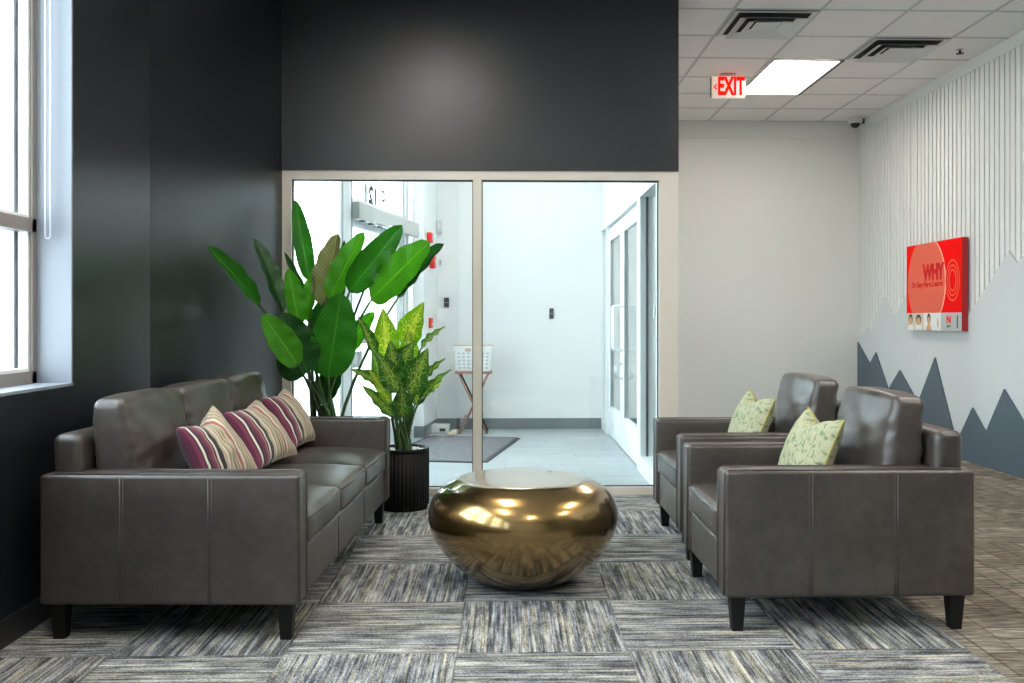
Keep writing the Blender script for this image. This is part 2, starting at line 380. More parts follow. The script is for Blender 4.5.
M['mott'] = leaf_mat('mottled_leaf_lime', (.07,.22,.006), (.20,.40,.012), mott=(.60,.62,.10), stripe=14)
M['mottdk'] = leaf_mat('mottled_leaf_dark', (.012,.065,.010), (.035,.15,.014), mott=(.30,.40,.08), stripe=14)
M['stem'] = plain('green_stem', (.06,.14,.03), .4, nscale=12, nstr=.3)
M['stemdk'] = plain('dark_stem', (.03,.055,.02), .45, nscale=12, nstr=.3)
M['pstripe'] = stripe_pillow(); M['pgreen'] = green_pillow()
M['pipe'] = plain('yellow_piping', (.34,.30,.06), .7)
M['red'] = plain('red_acrylic', (.90,.001,.001), .7, spec=.1)
M['reddk'] = plain('deep_red_edge', (.42,.008,.01), .4)
M['redtx'] = plain('red_lettering', (.62,.008,.006), .55, spec=.2)
M['pink'] = plain('coral_print', (.72,.12,.07), .55, spec=.25)
M['pinklt'] = plain('coral_light_line', (.95,.36,.26), .45)
M['redline'] = plain('bright_red_line', (.95,.06,.02), .4)
M['signwhite'] = plain('sign_white', (.72,.74,.72), .5)
M['signgrey'] = plain('sign_grey', (.42,.46,.44), .5)
M['signbeige'] = plain('sign_beige', (.62,.54,.42), .5)
M['skin'] = plain('photo_skin', (.62,.33,.20), .6); M['hair'] = plain('photo_hair', (.07,.03,.02), .6)
M['inkdk'] = plain('dark_ink', (.06,.07,.08), .5)
M['exitw'] = plain('exit_housing_white', (.78,.74,.66), .4, emit=(1,.75,.6), estr=.25)
M['exitr'] = emis('exit_letter_glow', (1.0,.008,.004), 1.1)
M['chrome'] = plain('brushed_steel', (.6,.6,.62), .3, metal=1)
M['vent'] = plain('vent_enamel', (.62,.61,.60), .45); M['ventdk'] = plain('vent_dark_and_painted_shade', (.03,.03,.03), .8)
M['panel'] = emis('panel_light_diffuser', (1.0,.93,.84), 15.0)
M['louver'] = plain('louver_white', (.9,.88,.84), .3)
M['down'] = emis('downlight_lens', (1.0,.80,.55), 30.0)
M['smoked'] = plain('smoked_dome', (.01,.01,.012), .08)
M['alarm'] = plain('alarm_red', (.75,.02,.03), .35)
M['plastic'] = plain('white_plastic', (.66,.67,.66), .4)
M['blackp'] = plain('black_plastic', (.02,.022,.025), .3)
M['rug'] = plain('dark_grey_entrance_mat', (.14,.135,.145), .95, nscale=22, nstr=.45, bump=.5, bscale=150)
M['rugedge'] = plain('mat_rubber_edge', (.04,.04,.045), .8)
M['copper'] = plain('rose_brown_wood', (.30,.14,.10), .35, nscale=6, nstr=.2)
M['basket'] = plain('white_wicker', (.74,.72,.70), .6, bump=.5, bscale=90)
M['baskethole'] = plain('tan_handle', (.50,.36,.28), .6)
M['beige'] = plain('beige_rubber', (.62,.50,.36), .6)
M['pave'] = plain('outside_concrete', (.70,.70,.69), .9, nscale=1.5, nstr=.08)
M['stucco'] = plain('outside_stucco', (.80,.76,.70), .9, nscale=2, nstr=.05)
M['stuccowin'] = plain('outside_window', (.45,.50,.55), .2)
M['bark'] = plain('pale_bark', (.42,.40,.38), .9, nscale=10, nstr=.2)
M['decal'] = plain('grey_vinyl_lettering', (.04,.045,.055), .6)
M['cord'] = plain('white_bead_chain', (.48,.50,.54), .35)

# ------------------------------------------------------------------ room constants
CZ = 3.335; PY0 = 6.27; PY1 = 6.37; BY = 10.10; RX = 3.87; LX = -1.815
YB = -3.2                                     # wall behind the viewer
BEND = 4.83; LXE = -1.487
def wl(Y): return LX + (Y-BEND)*(LXE-LX)/(PY0-BEND)    # angled stretch of the left wall
def gx(Y): return -1.46+.185*(Y-6.37)                  # outside glazing line of the vestibule

# floor
f = MB(); f.box((-2.2, YB, -.1), (RX+.15, PY0, 0)); f.box((1.163, PY0, -.1), (RX+.15, BY+.15, 0))
struct(f.build('floor', M['carpet']))
f = MB(); f.box((-2.2, PY0, -.1), (1.163, BY+.15, 0)); struct(f.build('floor', M['vfloor']))

# left wall: window openings, then the angled stretch
WZ0, WZ1 = .905, 3.05
w = MB(); LO = LX-.30
wins = [(-2.2,-.25),(.25,1.75),(2.05,3.98)]
w.box((LO,YB,0),(LX,BEND+.0,WZ0)); w.box((LO,YB,WZ1),(LX,BEND,CZ))
yy = YB
for a, b in wins: w.box((LO,yy,WZ0),(LX,a,WZ1)); yy = b
w.box((LO,yy,WZ0),(LX,BEND,WZ1))
w.prism([(LX,BEND,0),(LXE,PY0,0),(LXE,PY1,0),(LXE-.3,PY1,0),(LO,BEND,0)], (0,0,CZ))
struct(w.build('wall_left', M['dark']))
# pale lining of each window reveal
for k, (a, b) in enumerate(wins):
    t = MB(); x0 = LX-.145; x1 = LX-.0015
    t.box((x0,b-.012,WZ0),(x1,b,WZ1)); t.box((x0,a,WZ0),(x1,a+.012,WZ1)); t.box((x0,a,WZ1-.012),(x1,b,WZ1)); t.box((x0,a,WZ0),(x1+.004,b,WZ0+.012))
    struct(t.build('trim_%d' % (k+1), M['reveal']))
    fr = MB(); X0, X1 = LX-.215, LX-.145; y0, y1, z0, z1 = a+.012, b-.012, WZ0+.012, WZ1-.012
    for (p, q) in (((X0,y0,z0),(X1,y0+.035,z1)),((X0,y1-.035,z0),(X1,y1,z1)),((X0,y0,z0),(X1,y1,z0+.05)),((X0,y0,z1-.05),(X1,y1,z1)),((X0,y0,1.545),(X1,y1,1.60))):
        fr.box(p, q)
    ym = (y0+y1)/2; fr.box((X0,ym-.025,z0),(X1,ym+.025,z1))
    wn = struct(fr.build('window_%d' % (k+1), M['taupe']))
    gl = MB(); gl.box((X0+.01,y0+.03,z0+.04),(X0+.016,y1-.03,z1-.04)); gl.build('glass', M['glass'], wn)
    sh = MB()                                        # inner white sash edges and outer grey stops
    for yc in (y0+.035, y1-.035, ym-.025, ym+.025):
        s_ = 1 if yc in (y0+.035, ym+.025) else -1
        sh.box((X0+.02,yc,z0+.05),(X1-.012,yc+s_*.016,z1-.05),0)
        sh.box((X0-.045,yc,z0+.05),(X0+.008,yc+s_*.028,z1-.05),1)
    for zc in (z0+.05, 1.60): sh.box((X0+.02,y0+.05,zc),(X1-.012,y1-.05,zc+.014),0)
    sh.build('sash', [M['aluwhite'],M['alugrey']], wn)

# header wall above the glass partition
h = MB(); h.box((LXE,PY0-.02,2.178),(1.163,PY1+.02,CZ)); struct(h.build('wall_header', M['dark']))
# back wall, right wall, wall behind the viewer
b_ = MB(); b_.box((1.163,BY,0),(RX,BY+.12,CZ)); struct(b_.build('wall_back', M['grey']))
b_ = MB(); b_.box((1.163,BY-.012,CZ-.17),(RX-.02,BY,CZ)); b_.box((1.163,BY-.022,CZ-.185),(RX-.02,BY,CZ-.165)); struct(b_.build('trim_4', M['grey']))
b_ = MB(); b_.box((RX,YB,0),(RX+.12,BY+.12,CZ)); struct(b_.build('wall_right', M['groove']))
b_ = MB(); y = 2.0
while y < BY-.03:
    b_.box((RX-.014,y,1.0),(RX,y+.060,CZ-.10)); y += .0765
struct(b_.build('trim_5', M['slat']))
b_ = MB(); b_.box((RX-.02,2.0,CZ-.10),(RX,BY,CZ)); struct(b_.build('trim_6', M['slat']))
rw = MB(); x0, x1 = -2.2, RX+.12; zb0, zb1 = .15, 3.0
bays = []
rw.box((x0,YB-.15,0),(x1,YB,CZ)); struct(rw.build('wall_rear', M['grey']))
for k, (a, b) in enumerate(bays):
    fr = MB()
    for (p,q) in (((a,zb0),(a+.05,zb1)),((b-.05,zb0),(b,zb1)),((a,zb0),(b,zb0+.06)),((a,zb1-.06),(b,zb1)),((a,2.1),(b,2.16))):
        fr.box((p[0],YB-.11,p[1]),(q[0],YB-.04,q[1]))
    wn = struct(fr.build('window_%d' % (k+4), M['alu']))
    g_ = MB(); g_.box((a+.04,YB-.08,zb0+.05),(b-.04,YB-.074,zb1-.05)); g_.build('glass', M['glass'], wn)

# ceiling with its tile grid
c_ = MB(); c_.box((-2.2,YB-.15,CZ),(RX+.12,BY+.15,CZ+.1)); struct(c_.build('ceiling', M['ceil']))
GX = [2.195+.61*k for k in range(-6, 3)]; GY = [10.08-.607*k for k in range(0, 22)]
g_ = MB()
for x in GX: g_.box((x-.011,YB,CZ-.004),(x+.011,BY,CZ+.001))
for y in GY: g_.box((-1.9,y-.011,CZ-.0035),(RX,y+.011,CZ+.001))
struct(g_.build('trim_7', M['grid']))

# baseboards
b_ = MB(); b_.box((LX,YB,0),(LX+.012,BEND,.10)); 
b_.prism([(LX,BEND,0),(LX+.012,BEND,0),(LXE+.012,PY0-.01,0),(LXE,PY0-.01,0)], (0,0,.10)); struct(b_.build('baseboard_left', M['basedark']))
b_ = MB(); b_.box((1.163,BY-.012,0),(RX-.03,BY,.10)); struct(b_.build('baseboard_back', M['base']))

# ------------------------------------------------------------------ glass partition
P = struct(MB().box((LXE,PY0,0),(-1.428,PY1,2.178)).box((1.035,PY0,0),(1.163,PY1,2.178)).box((-1.428,PY0,2.118),(1.035,PY1,2.178)).box((-1.428,PY0,0),(1.035,PY1,.052)).box((-.218,PY0,.052),(-.160,PY1,2.118)).build('trim_8', M['alu']))
def_ = MB()
for (a,b) in ((-1.428,-.218),(-.160,1.035)):
    for (p,q) in (((a,.052),(a+.006,2.118)),((b-.006,.052),(b,2.118)),((a,2.110),(b,2.118)),((a,.052),(b,.058))):
        def_.box((p[0],PY0+.035,p[1]),(q[0],PY0+.06,q[1]))
def_.build('gasket', M['aludark'], P)
for k,(a,b) in enumerate(((-1.424,-.222),(-.156,1.031))):
    struct(MB().box((a,PY0+.045,.056),(b,PY0+.053,2.114)).build('window_%d' % (k+7), M['glass']))

# ------------------------------------------------------------------ vestibule
VX = 1.035
# far wall, return and column
v = MB(); xc = atY(437,300,10.08).x
v.box((xc,10.08,0),(1.163,10.20,CZ)); v.box((-.52,10.068,0),(-.495,10.08,CZ))
struct(v.build('wall_entry_back', M['white']))
a = atY(412,300,9.35); b = atY(423.5,300,9.35); c = atY(437,300,10.08)
v = MB(); v.prism([(a.x,9.35,0),(b.x,9.35,0),(c.x,10.08,0),(c.x,10.2,0),(a.x,10.2,0)], (0,0,CZ)); struct(v.build('wall_entry_left', M['white']))
sidedir = Vector((c.x-b.x, .73, 0)).normalized(); sn = Vector((sidedir.y,-sidedir.x,0)); B0 = Vector((b.x,9.35,0))
bb = MB(); bb.box((c.x,10.068,0),(VX,10.08,.115)); bb.prism([B0, B0+sn*.012, Vector((c.x,10.08,0))+sn*.012, Vector((c.x,10.08,0))], (0,0,.115)); bb.box((a.x,9.338,0),(b.x+.008,9.35,.115))
struct(bb.build('baseboard_entry', M['base']))

# exterior storefront on the left, running away at an angle
ang = math.atan(.185); d = Vector((math.sin(ang), math.cos(ang), 0)); nrm = Vector((d.y,-d.x,0))
S0 = Vector((gx(6.39), 6.39, 0))
MT = Matrix(((d.x,-nrm.x,0,S0.x),(d.y,-nrm.y,0,S0.y),(0,0,1,0),(0,0,0,1)))     # local x along the wall, local y outward
Lg = (9.35-6.39)/d.y
def s_at(px):                                  # distance along the glazing of a sight line
    r = ray(px, 300); k = r.x/r.y
    Y = (-1.46-.185*6.37)/(k-.185)
    return (Y-6.39)/d.y
s1, s2, s3, s4 = s_at(340), s_at(352), s_at(402.5), s_at(409)
ext = MB()
for (q0,q1) in ((0,.05),(s1,s2),(s3,s4),(Lg-.06,Lg)): ext.box((q0,.0,0),(q1,.12,CZ), M=MT)
ext.box((0,0,CZ-.1),(Lg,.12,CZ), M=MT); ext.box((0,0,0),(s1,.12,.10), M=MT); ext.box((s4,0,0),(Lg,.12,.10), M=MT)
ext.box((s2,0,2.06),(s3,.12,2.17), M=MT)
E_ = struct(ext.build('window_9', M['aluwhite']))
gk = MB()
for q in (s1+.045, s2-.02, s3+.02, (s3+s4)/2+.03): gk.box((q,-.004,0),(q+.018,.0,CZ), M=MT)
gk.build('gasket', M['alugrey'], E_)
gl = MB()
for (q0,q1,z0,z1) in ((.05,s1,.1,CZ-.1),(s2,s3,2.17,CZ-.1),(s4,Lg-.06,.1,CZ-.1)): gl.box((q0,.05,z0),(q1,.056,z1), M=MT)
gl.build('glass', M['glass'], E_)
# entrance door leaf
dl = MB(); e0, e1 = s2+.012, s3-.012
for (q0,q1,z0,z1) in ((e0,e0+.09,.01,2.05),(e1-.09,e1,.01,2.05),(e0,e1,.01,.26),(e0,e1,1.94,2.05)): dl.box((q0,.03,z0),(q1,.075,z1), M=MT)
D1 = struct(dl.build('door_1', M['aluwhite']))
MB().box((e0+.09,.05,.26),(e1-.09,.056,1.94), M=MT).build('glass', M['glass'], D1)
MB().rbox((e0+.05,-.02,.98),(e1-.05,.01,1.03), r=.012, M=MT).box((e0+.06,.0,.985),(e0+.09,.03,1.025), M=MT).box((e1-.09,.0,.985),(e1-.06,.03,1.025), M=MT).build('push_bar', M['chrome'], D1)
# notice with a round mark on the glass
def glass_local(px, py, y):                     # point on the glazing hit by a sight line
    r = ray(px, py); k = r.x/r.y; Y = (-1.46-.185*6.37)/(k-.185); p = atY(px, py, Y); return (p.y-6.39)/d.y, p.z
qa, za = glass_local(356,352,0); qb, zb = glass_local(367,367,0)
nt_ = thing('door_notice','grey square notice with a white round mark on the entrance door glass','notice')
MB().box((qa,.044,zb),(qb,.048,za), M=MT).build('sheet', M['signgrey'], nt_)
m_ = MB(); cpx, cz_ = (qa+qb)/2-.03, (za+zb)/2+.01
m_.prism([MT@Vector((cpx+.055*math.cos(t*PI/12), .042, cz_+.055*math.sin(t*PI/12))) for t in range(24)], nrm*-.002); m_.build('round_mark', M['signwhite'], nt_)
# automatic operator box over the door
op = thing('door_operator','long pale grey automatic operator box over the entrance door','door operator')
MB().rbox((s2-.01,-.065,1.990),(s4+.12,-.005,2.130), r=.008, M=MT).build('housing', M['opgrey'], op)
for q in (.12,.34,.58): MB().rbox((s2+q,-.055,1.975),(s2+q+.06,-.015,1.991), r=.006, M=MT).build('sensor', M['blackp'], op)
m_ = MB(); m_.tube([MT@Vector((s2+.45,-.06,1.99)), MT@Vector((s2+.75,-.22,1.975)), MT@Vector((s3-.02,-.02,1.97))], .009); m_.build('arm', M['chrome'], op)
# house number on the transom, read from behind
qx, zz = glass_local(376,196,0)
Mt = MT @ Matrix.Translation((qx,.046,zz)) @ Matrix(((-1,0,0,0),(0,0,1,0),(0,1,0,0),(0,0,0,1)))
tag(text_mesh('121', .21, M['decal'], Mt, 'transom_lettering', extrude=.001, sx=1.25, offset=.010), 'reversed grey street number 121 on the glass above the entrance door', 'lettering')
qx, zz = glass_local(388.5,197,0)
Mt = MT @ Matrix.Translation((qx,.046,zz)) @ Matrix(((-1,0,0,0),(0,0,1,0),(0,1,0,0),(0,0,0,1)))
tag(text_mesh('C', .14, M['decal'], Mt, 'transom_lettering', extrude=.001, sx=1.1, offset=.006), 'single reversed grey letter on the glass right of the street number', 'lettering')

# interior storefront on the right of the vestibule: sidelight, two doors, sidelight
W1 = VX+.11
st = MB()
posts = [(6.37,6.40),(7.12,7.40),(8.38,8.46),(9.62,9.72),(10.02,10.08)]
DH = 2.10
st.box((VX,PY1,DH+.05),(W1,10.08,CZ)); 
for (a,b) in ((6.37,6.41),(7.16,7.34),(9.55,9.66),(10.0,10.08)): st.box((VX,a,0),(W1,b,DH+.05))
st.box((VX-.006,PY1,DH+.02),(W1,10.08,DH+.05)); st.box((VX,6.41,0),(W1,7.16,.13)); st.box((VX,9.66,0),(W1,10.0,.13))
RW = struct(st.build('wall_entry_right', M['aluwhite']))
g_ = MB()
for (a,b) in ((6.41,7.16),(9.66,10.0)): g_.box((VX+.05,a,.13),(VX+.056,b,DH+.02))
g_.build('glass', M['glass'], RW)
g_ = MB(); g_.box((VX+.045,7.135,.13),(VX+.062,7.16,DH+.02)); g_.box((VX+.045,9.98,.13),(VX+.062,10.0,DH+.02)); g_.build('gasket', M['aludark'], RW)
for k,(a,b) in enumerate(((7.35,8.44),(8.455,9.54))):
    dm = MB(); st_ = .13
    for (y0,y1,z0,z1) in ((a,a+st_,.01,DH),(b-st_,b,.01,DH),(a+st_,b-st_,.01,.30),(a+st_,b-st_,DH-.13,DH)): dm.rbox((VX+.02,y0,z0),(VX+.068,y1,z1), r=.004, n=1, div=1)
    dr = struct(dm.build('door_%d' % (k+2), M['aluwhite']))
    MB().box((VX+.04,a+st_,.30),(VX+.046,b-st_,DH-.13)).build('glass', M['glass'], dr)
    m_ = MB(); m_.box((VX+.022,b-st_-.012,.30),(VX+.03,b-st_,DH-.13)); m_.build('gasket', M['alugrey'], dr)
    yh = (b-.06) if k == 0 else (a+.06); s_ = -1 if k==0 else 1
    m_ = MB(); m_.tube([(VX+.02,yh,1.30),(VX-.05,yh,1.30),(VX-.06,yh,1.28),(VX-.06,yh,.92),(VX-.05,yh,.90),(VX+.02,yh,.90)], .012)
    m_.tube([(VX+.02,yh+s_*.005,1.30),(VX-.02,yh+s_*.1,1.30),(VX-.02,yh+s_*.38,1.30)], .006); m_.build('pull_handle', M['aluwhite'], dr)
    m_ = MB(); m_.tube([(VX+.02,yh,.78),(VX-.03,yh,.76),(VX-.03,yh,.66),(VX+.02,yh,.64)], .008); m_.build('lever', M['chrome'], dr)

# things on the vestibule walls
def wallbox(px, py, wpx, hpx, name, label, cat, mat, depth=.03, side=True, parts=None):
    if side:
        r = ray(px, py); k = r.x/r.y; s = (k*B0.y-B0.x)/(sidedir.x-k*sidedir.y); p = B0+sidedir*s; p.z = EYE+(HY-py)/F*p.y
        sc = F/p.y; hw = min(.055, wpx/sc*1.3); hh = hpx/sc/2; ax = sidedir; nn = sn
    else:
        p = atY(px, py, 10.08); sc = F/10.08; hw = wpx/sc/2; hh = hpx/sc/2; ax = Vector((1,0,0)); nn = Vector((0,-1,0))
    Mx = Matrix(((ax.x,nn.x,0,p.x),(ax.y,nn.y,0,p.y),(0,0,1,p.z),(0,0,0,1)))
    t = thing(name, label, cat)
    MB().rbox((-hw,.001,-hh),(hw,depth,hh), r=.006, n=2, div=1, M=Mx).build('body', mat, t)
    return t, Mx, hw, hh, depth
t, Mx, hw, hh, dp = wallbox(427.5,238,7,10,'fire_alarm_strobe','small red alarm strobe high on the entry wall above the red pull station','alarm strobe',M['alarm'],.05)
MB().rbox((-.02,dp,-.02),(.02,dp+.02,.02), r=.008, M=Mx).build('lens', M['signwhite'], t)
t, Mx, hw, hh, dp = wallbox(430.5,262,7,13,'fire_alarm_pull','red fire alarm pull station on the entry wall beside a small grey plate','fire alarm',M['alarm'],.05)
MB().rbox((-.03,dp,-.012),(.03,dp+.012,.012), r=.004, M=Mx).build('pull_lever', M['signwhite'], t)
t, Mx, hw, hh, dp = wallbox(429.5,323,4,10,'red_wall_plate','small red plate low on the entry wall behind the mottled plant','wall plate',M['alarm'],.03)
MB().box((-hw*.7,dp,-.02),(hw*.7,dp+.002,.0), M=Mx).build('white_band', M['signwhite'], t)
def frontbox(*a, **k): return wallbox(*a, side=False, **k)
t, Mx, hw, hh, dp = frontbox(440.5,262.5,3.6,7,'wall_plate','small pale grey plate right of the red pull station','wall plate',M['plastic'],depth=.02)
MB().box((-.008,dp,-.02),(.008,dp+.003,.02), M=Mx).build('slot', M['signgrey'], t)
t, Mx, hw, hh, dp = frontbox(439.5,227,5.5,13,'motion_sensor','white oblong sensor high on the entry wall','sensor',M['plastic'],depth=.05)
MB().rbox((-.02,dp-.004,-.03),(.02,dp+.004,.01), r=.004, M=Mx).build('lens', M['signwhite'], t)
t, Mx, hw, hh, dp = frontbox(446.5,302.5,5,9.5,'card_reader','black card reader on the wall left of the partition mullion','card reader',M['blackp'],depth=.022)
MB().box((-hw*.6,dp,-.003),(hw*.6,dp+.002,.003), M=Mx).build('status_strip', M['signgrey'], t)
t, Mx, hw, hh, dp = frontbox(551.5,313.5,4.2,10.5,'card_reader','black card reader alone in the middle of the white entry wall','card reader',M['blackp'],depth=.022)
MB().box((-hw*.6,dp,-.003),(hw*.6,dp+.002,.003), M=Mx).build('status_strip', M['signgrey'], t)
# sensor plate seen through the near sidelight (mounted on the glass)
pp = atX(658-1.5, 312, VX+.044)
tag(MB().rbox((VX+.030,pp.y,pp.z-.045),(VX+.048,pp.y+.07,pp.z+.045), r=.004).build('glass_reader', M['signgrey']), 'small grey reader stuck on the sidelight glass by the partition post', 'card reader')

# entrance mat
r0 = Vector((-.19,7.72,0)); dirm = Vector((.30,1.56,0)).normalized(); nm = Vector((-dirm.y,dirm.x,0)); 
m_ = MB(); m_.prism([r0, r0+dirm*1.58, r0+dirm*1.58+nm*.86, r0+nm*.86], (0,0,.010)); mt_ = tag(m_.build('entrance_mat', M['rug']), 'dark grey entrance mat on the pale floor inside the entry', 'mat')
m_ = MB(); e = .04
A_, B_, C_, D_ = r0, r0+dirm*1.58, r0+dirm*1.58+nm*.86, r0+nm*.86
for (p,q,w_) in ((A_,B_,-nm),(B_,C_,dirm),(C_,D_,nm),(D_,A_,-dirm)): m_.prism([p,q,q+w_*e,p+w_*e],(0,0,.008))
m_.build('border', M['rugedge'], mt_)

# folding tray table with basket
TB = atY(474,371,9.72); tz = TB.z
tt = thing('tray_table','small folding wooden tray table against the white entry wall','table',(TB.x,9.72,0))
MB().rbox((-.19,-.16,tz-.022),(.19,.16,tz), r=.006, n=1, div=1).build('tabletop', M['copper'], tt)
for sy in (-.13,.11):
    for s_ in (-1,1):
        yo = sy + (.012 if s_>0 else -.012)
        MB().tube([(-.15*s_,yo,tz-.024),(.14*s_,yo,.008)], .0115, n=6).build('leg', M['copper'] if s_<0 else M['black'] if sy>0 else M['copper'], tt)
for q in (-.085,.085): MB().tube([(q,-.13,.18),(q,.11,.18)], .008, n=6).build('stretcher', M['copper'], tt)
bk = thing('storage_basket','white woven basket with cut-out handle on the tray table','basket',(TB.x-.005,9.72,tz+.001))
def taper(q): 
    k = .86+.14*(q.z/.28); return Vector((q.x*k, q.y*k, q.z))
m_ = MB()
for (p,q) in (((-.20,-.14,0),(.20,-.125,.27)),((-.20,.125,0),(.20,.14,.27)),((-.20,-.125,0),(-.185,.125,.27)),((.185,-.125,0),(.20,.125,.27)),((-.2,-.14,0),(.2,.14,.012))): m_.rbox(p,q,r=.005,n=1,div=8,fn=taper)
for i in range(5):
    for j in range(7): m_.rbox((-.17+.052*j,-.1432,.03+.037*i),(-.142+.052*j,-.139,.048+.037*i), r=.002, n=1, div=1, fn=taper, mi=1)
m_.build('basket_body', [M['basket'],M['signgrey']], bk)
MB().rbox((-.035-.05,-.146,.205),(.03-.05,-.139,.24), r=.012, fn=taper).rbox((-.2,-.143,.262),(.2,-.12,.275), r=.005).build('handle_opening', M['baskethole'], bk)
# white box and beige wedge on the floor
p = atY(440,428,9.78)
bx_ = thing('floor_box','small white box with a dark slot on the floor beside the tray table','box',(p.x,9.8,0))
MB().rbox((-.10,-.09,0),(.10,.09,.085), r=.012).build('box_body', M['plastic'], bx_)
MB().box((.0,-.094,.02),(.06,-.09,.05)).build('slot', M['blackp'], bx_)
p = atY(452,432,9.5)
def wedge(q): return Vector((q.x, q.y, q.z*(.35+.65*max(0,(q.x+.06)/.12))))
tag(MB().rbox((-.055,-.03,0),(.055,.03,.075), r=.028, div=6, fn=wedge).build('door_wedge', M['beige'], loc=(p.x,9.50,.0)), 'beige rubber wedge on the floor by the tray table feet', 'door wedge')

# ------------------------------------------------------------------ outside
struct(MB().box((-40,-30,-.2),(40,60,-.101)).build('ground', M['pave']))
bd = thing('neighbour_building','pale stucco building across the street seen through the entry glass','building',(-7.5,36,-.1),math.radians(8))
MB().box((-9,0,0),(9,6,3.1)).build('wall', M['stucco'], bd)
MB().box((-9.2,-.25,3.1),(9.2,6.2,3.4)).build('roof', M['bark'], bd)
for i in range(6):
    w_ = MB().box((-7.9+2.8*i,-.04,1.0),(-6.2+2.8*i,.0,2.3)).build('window', M['stuccowin'], bd)
tr = thing('bare_tree','bare leafless tree outside beyond the entry glass','tree',(-5.6,20,-.1))
tm = MB()
def branch(p, dr, ln, r, dep):
    q = p+dr*ln; mid = (p+q)/2+Vector((random.uniform(-1,1),random.uniform(-1,1),0))*ln*.06
    tm.tube([p,mid,q],[r,r*.85,r*.7],n=5)
    if dep:
        for _ in range(3):
            nd = (dr+Vector((random.uniform(-1,1),random.uniform(-1,1),random.uniform(-.2,.6)))*.75).normalized()
            branch(q, nd, ln*.72, r*.6, dep-1)
branch(Vector((0,0,0)), Vector((0,0,1)), 1.5, .07, 4)
tm.build('branches', M['bark'], tr)

# ------------------------------------------------------------------ seating
def seam(mb, pts, r=.0022): mb.tube(pts, r, n=5)
def seating(name, label, cat, loc, rz, Wd, n, group=None):
    """front faces local +x, width along local +y; origin at the rear corner"""
    D = .955; AT = .13; Z0 = .133; AZ = .612; lm = M['leather']
    t = thing(name, label, cat, loc, rz, group)
    for (y0, y1, out) in ((0,AT,0),(Wd-AT,Wd,Wd)):
        m_ = MB(); m_.rbox((0,y0,Z0),(D,y1,AZ), r=.016, n=3, div=8, bulge=(0,.004,0))
        yo = y0-.0035 if out == 0 else y1+.0035; yi = y1 if out == 0 else y0
        for xs in (.30,.625): seam(m_, [(xs,yo,Z0+.01),(xs,yo,AZ-.012)]); seam(m_, [(xs+.012,yo-.0005*(1 if out else -1),Z0+.01),(xs+.012,yo,AZ-.012)], .0015)
        for yy_ in (y0+.013, y1-.013): seam(m_, [(D+.001,yy_,Z0+.012),(D+.001,yy_,AZ-.010),(D-.02,yy_,AZ+.001),(.05,yy_,AZ+.001)], .0035)
        m_.build('arm', lm, t)
    m_ = MB(); m_.rbox((.04,AT,Z0),(D-.012,Wd-AT,.318), r=.014, n=2, div=8)
    sw = (Wd-2*AT)/n
    for i in range(1, n): seam(m_, [(D-.011,AT+sw*i,Z0+.01),(D-.011,AT+sw*i,.31)])
    m_.build('seat_rail', lm, t)
    def lean(q): return Vector((q.x-.04*max(0,(q.z-.33)), q.y, q.z))
    m_ = MB(); m_.rbox((.022,AT-.06,.30),(.135,Wd-AT+.06,.752), r=.035, n=4, div=8, fn=lean)
    m_.build('back_frame', lm, t)
    for i in range(n):
        y0 = AT+sw*i+.003; y1 = AT+sw*(i+1)-.003
        rnd = random.Random(i*5+n)
        def wr(q, s=i): 
            k = noise.noise(Vector((q.x*5+s*3, q.y*5, q.z*5)))*.006; return Vector((q.x+k, q.y, q.z+k))
        m_ = MB(); m_.rbox((.26,y0,.322),(D-.004,y1,.440), r=.022, n=3, div=12, bulge=(.012,.002,.030), fn=wr)
        for zz_ in (.337,.425): seam(m_, [(D+.003,y0+.02,zz_),(D+.0115,(y0+y1)/2,zz_),(D+.003,y1-.02,zz_)], .003)
        m_.build('seat_cushion', lm, t)
        h = .425; T_ = .152
        def cu(q, s=i):
            u = (q.y-(y0+y1)/2)/((y1-y0)/2); w_ = q.z/h
            puff = .030*(1-u**4)*math.sin(PI*min(1,max(0,w_)))**.7
            x = q.x*(1-.12*max(0,w_)) + (puff if q.x > .08 else 0)
            z = q.z + (.006*(1-u*u) - .008*abs(u)**5)*(1 if q.z > .3 else 0)
            k = noise.noise(Vector((q.x*6+s*7, q.y*5, q.z*6)))*.008
            k += noise.noise(Vector((q.x*4, q.y*9+s*9, q.z*22)))*.006
            k += .0035*math.sin(q.z*75+noise.noise(Vector((q.y*6,s,q.z*5)))*6)*abs(u)**6
            return Vector((x+k, q.y, z+k*.5))
        Mc = Matrix.Translation((.150,0,.455)) @ Matrix.Rotation(math.radians(-3.5),4,'Y')
        m_ = MB(); m_.rbox((0,y0-.001,0),(T_,y1+.001,h), r=.034, n=4, div=20, fn=cu, M=Mc)
        # welt round the front face, on the puffed surface
        for yy_, s_ in ((y0+.012,-1),(y1-.012,1)):
            pts = [Mc@cu(Vector((T_-.024, yy_-s_*.001, z_))) for z_ in [h*.08+h*.84*k/8 for k in range(9)]]
            m_.tube(pts, .004, n=6)
        m_.build('back_cushion', lm, t)
    for (x, y) in ((.06,.05),(D-.055,.05),(.06,Wd-.05),(D-.055,Wd-.05)):
        m_ = MB(); a, b = .029, .020
        vs = [(x+sx*(b if z==0 else a), y+sy*(b if z==0 else a), z) for z in (0,Z0+.004) for sx,sy in ((-1,-1),(1,-1),(1,1),(-1,1))]
        m_.add(vs, [(0,3,2,1),(4,5,6,7),(0,1,5,4),(1,2,6,5),(2,3,7,6),(3,0,4,7)]); m_.build('leg', M['black'], t)
    return t
SR = math.radians(-2.2)
seating('sofa','long grey-brown leather three-seat sofa against the charcoal wall','sofa',(-1.712,3.480,0),SR,2.06,3)
seating('armchair','nearer grey-brown leather armchair, in front of its twin','armchair',(1.780,4.335,0),PI,.845,1,'leather armchairs')
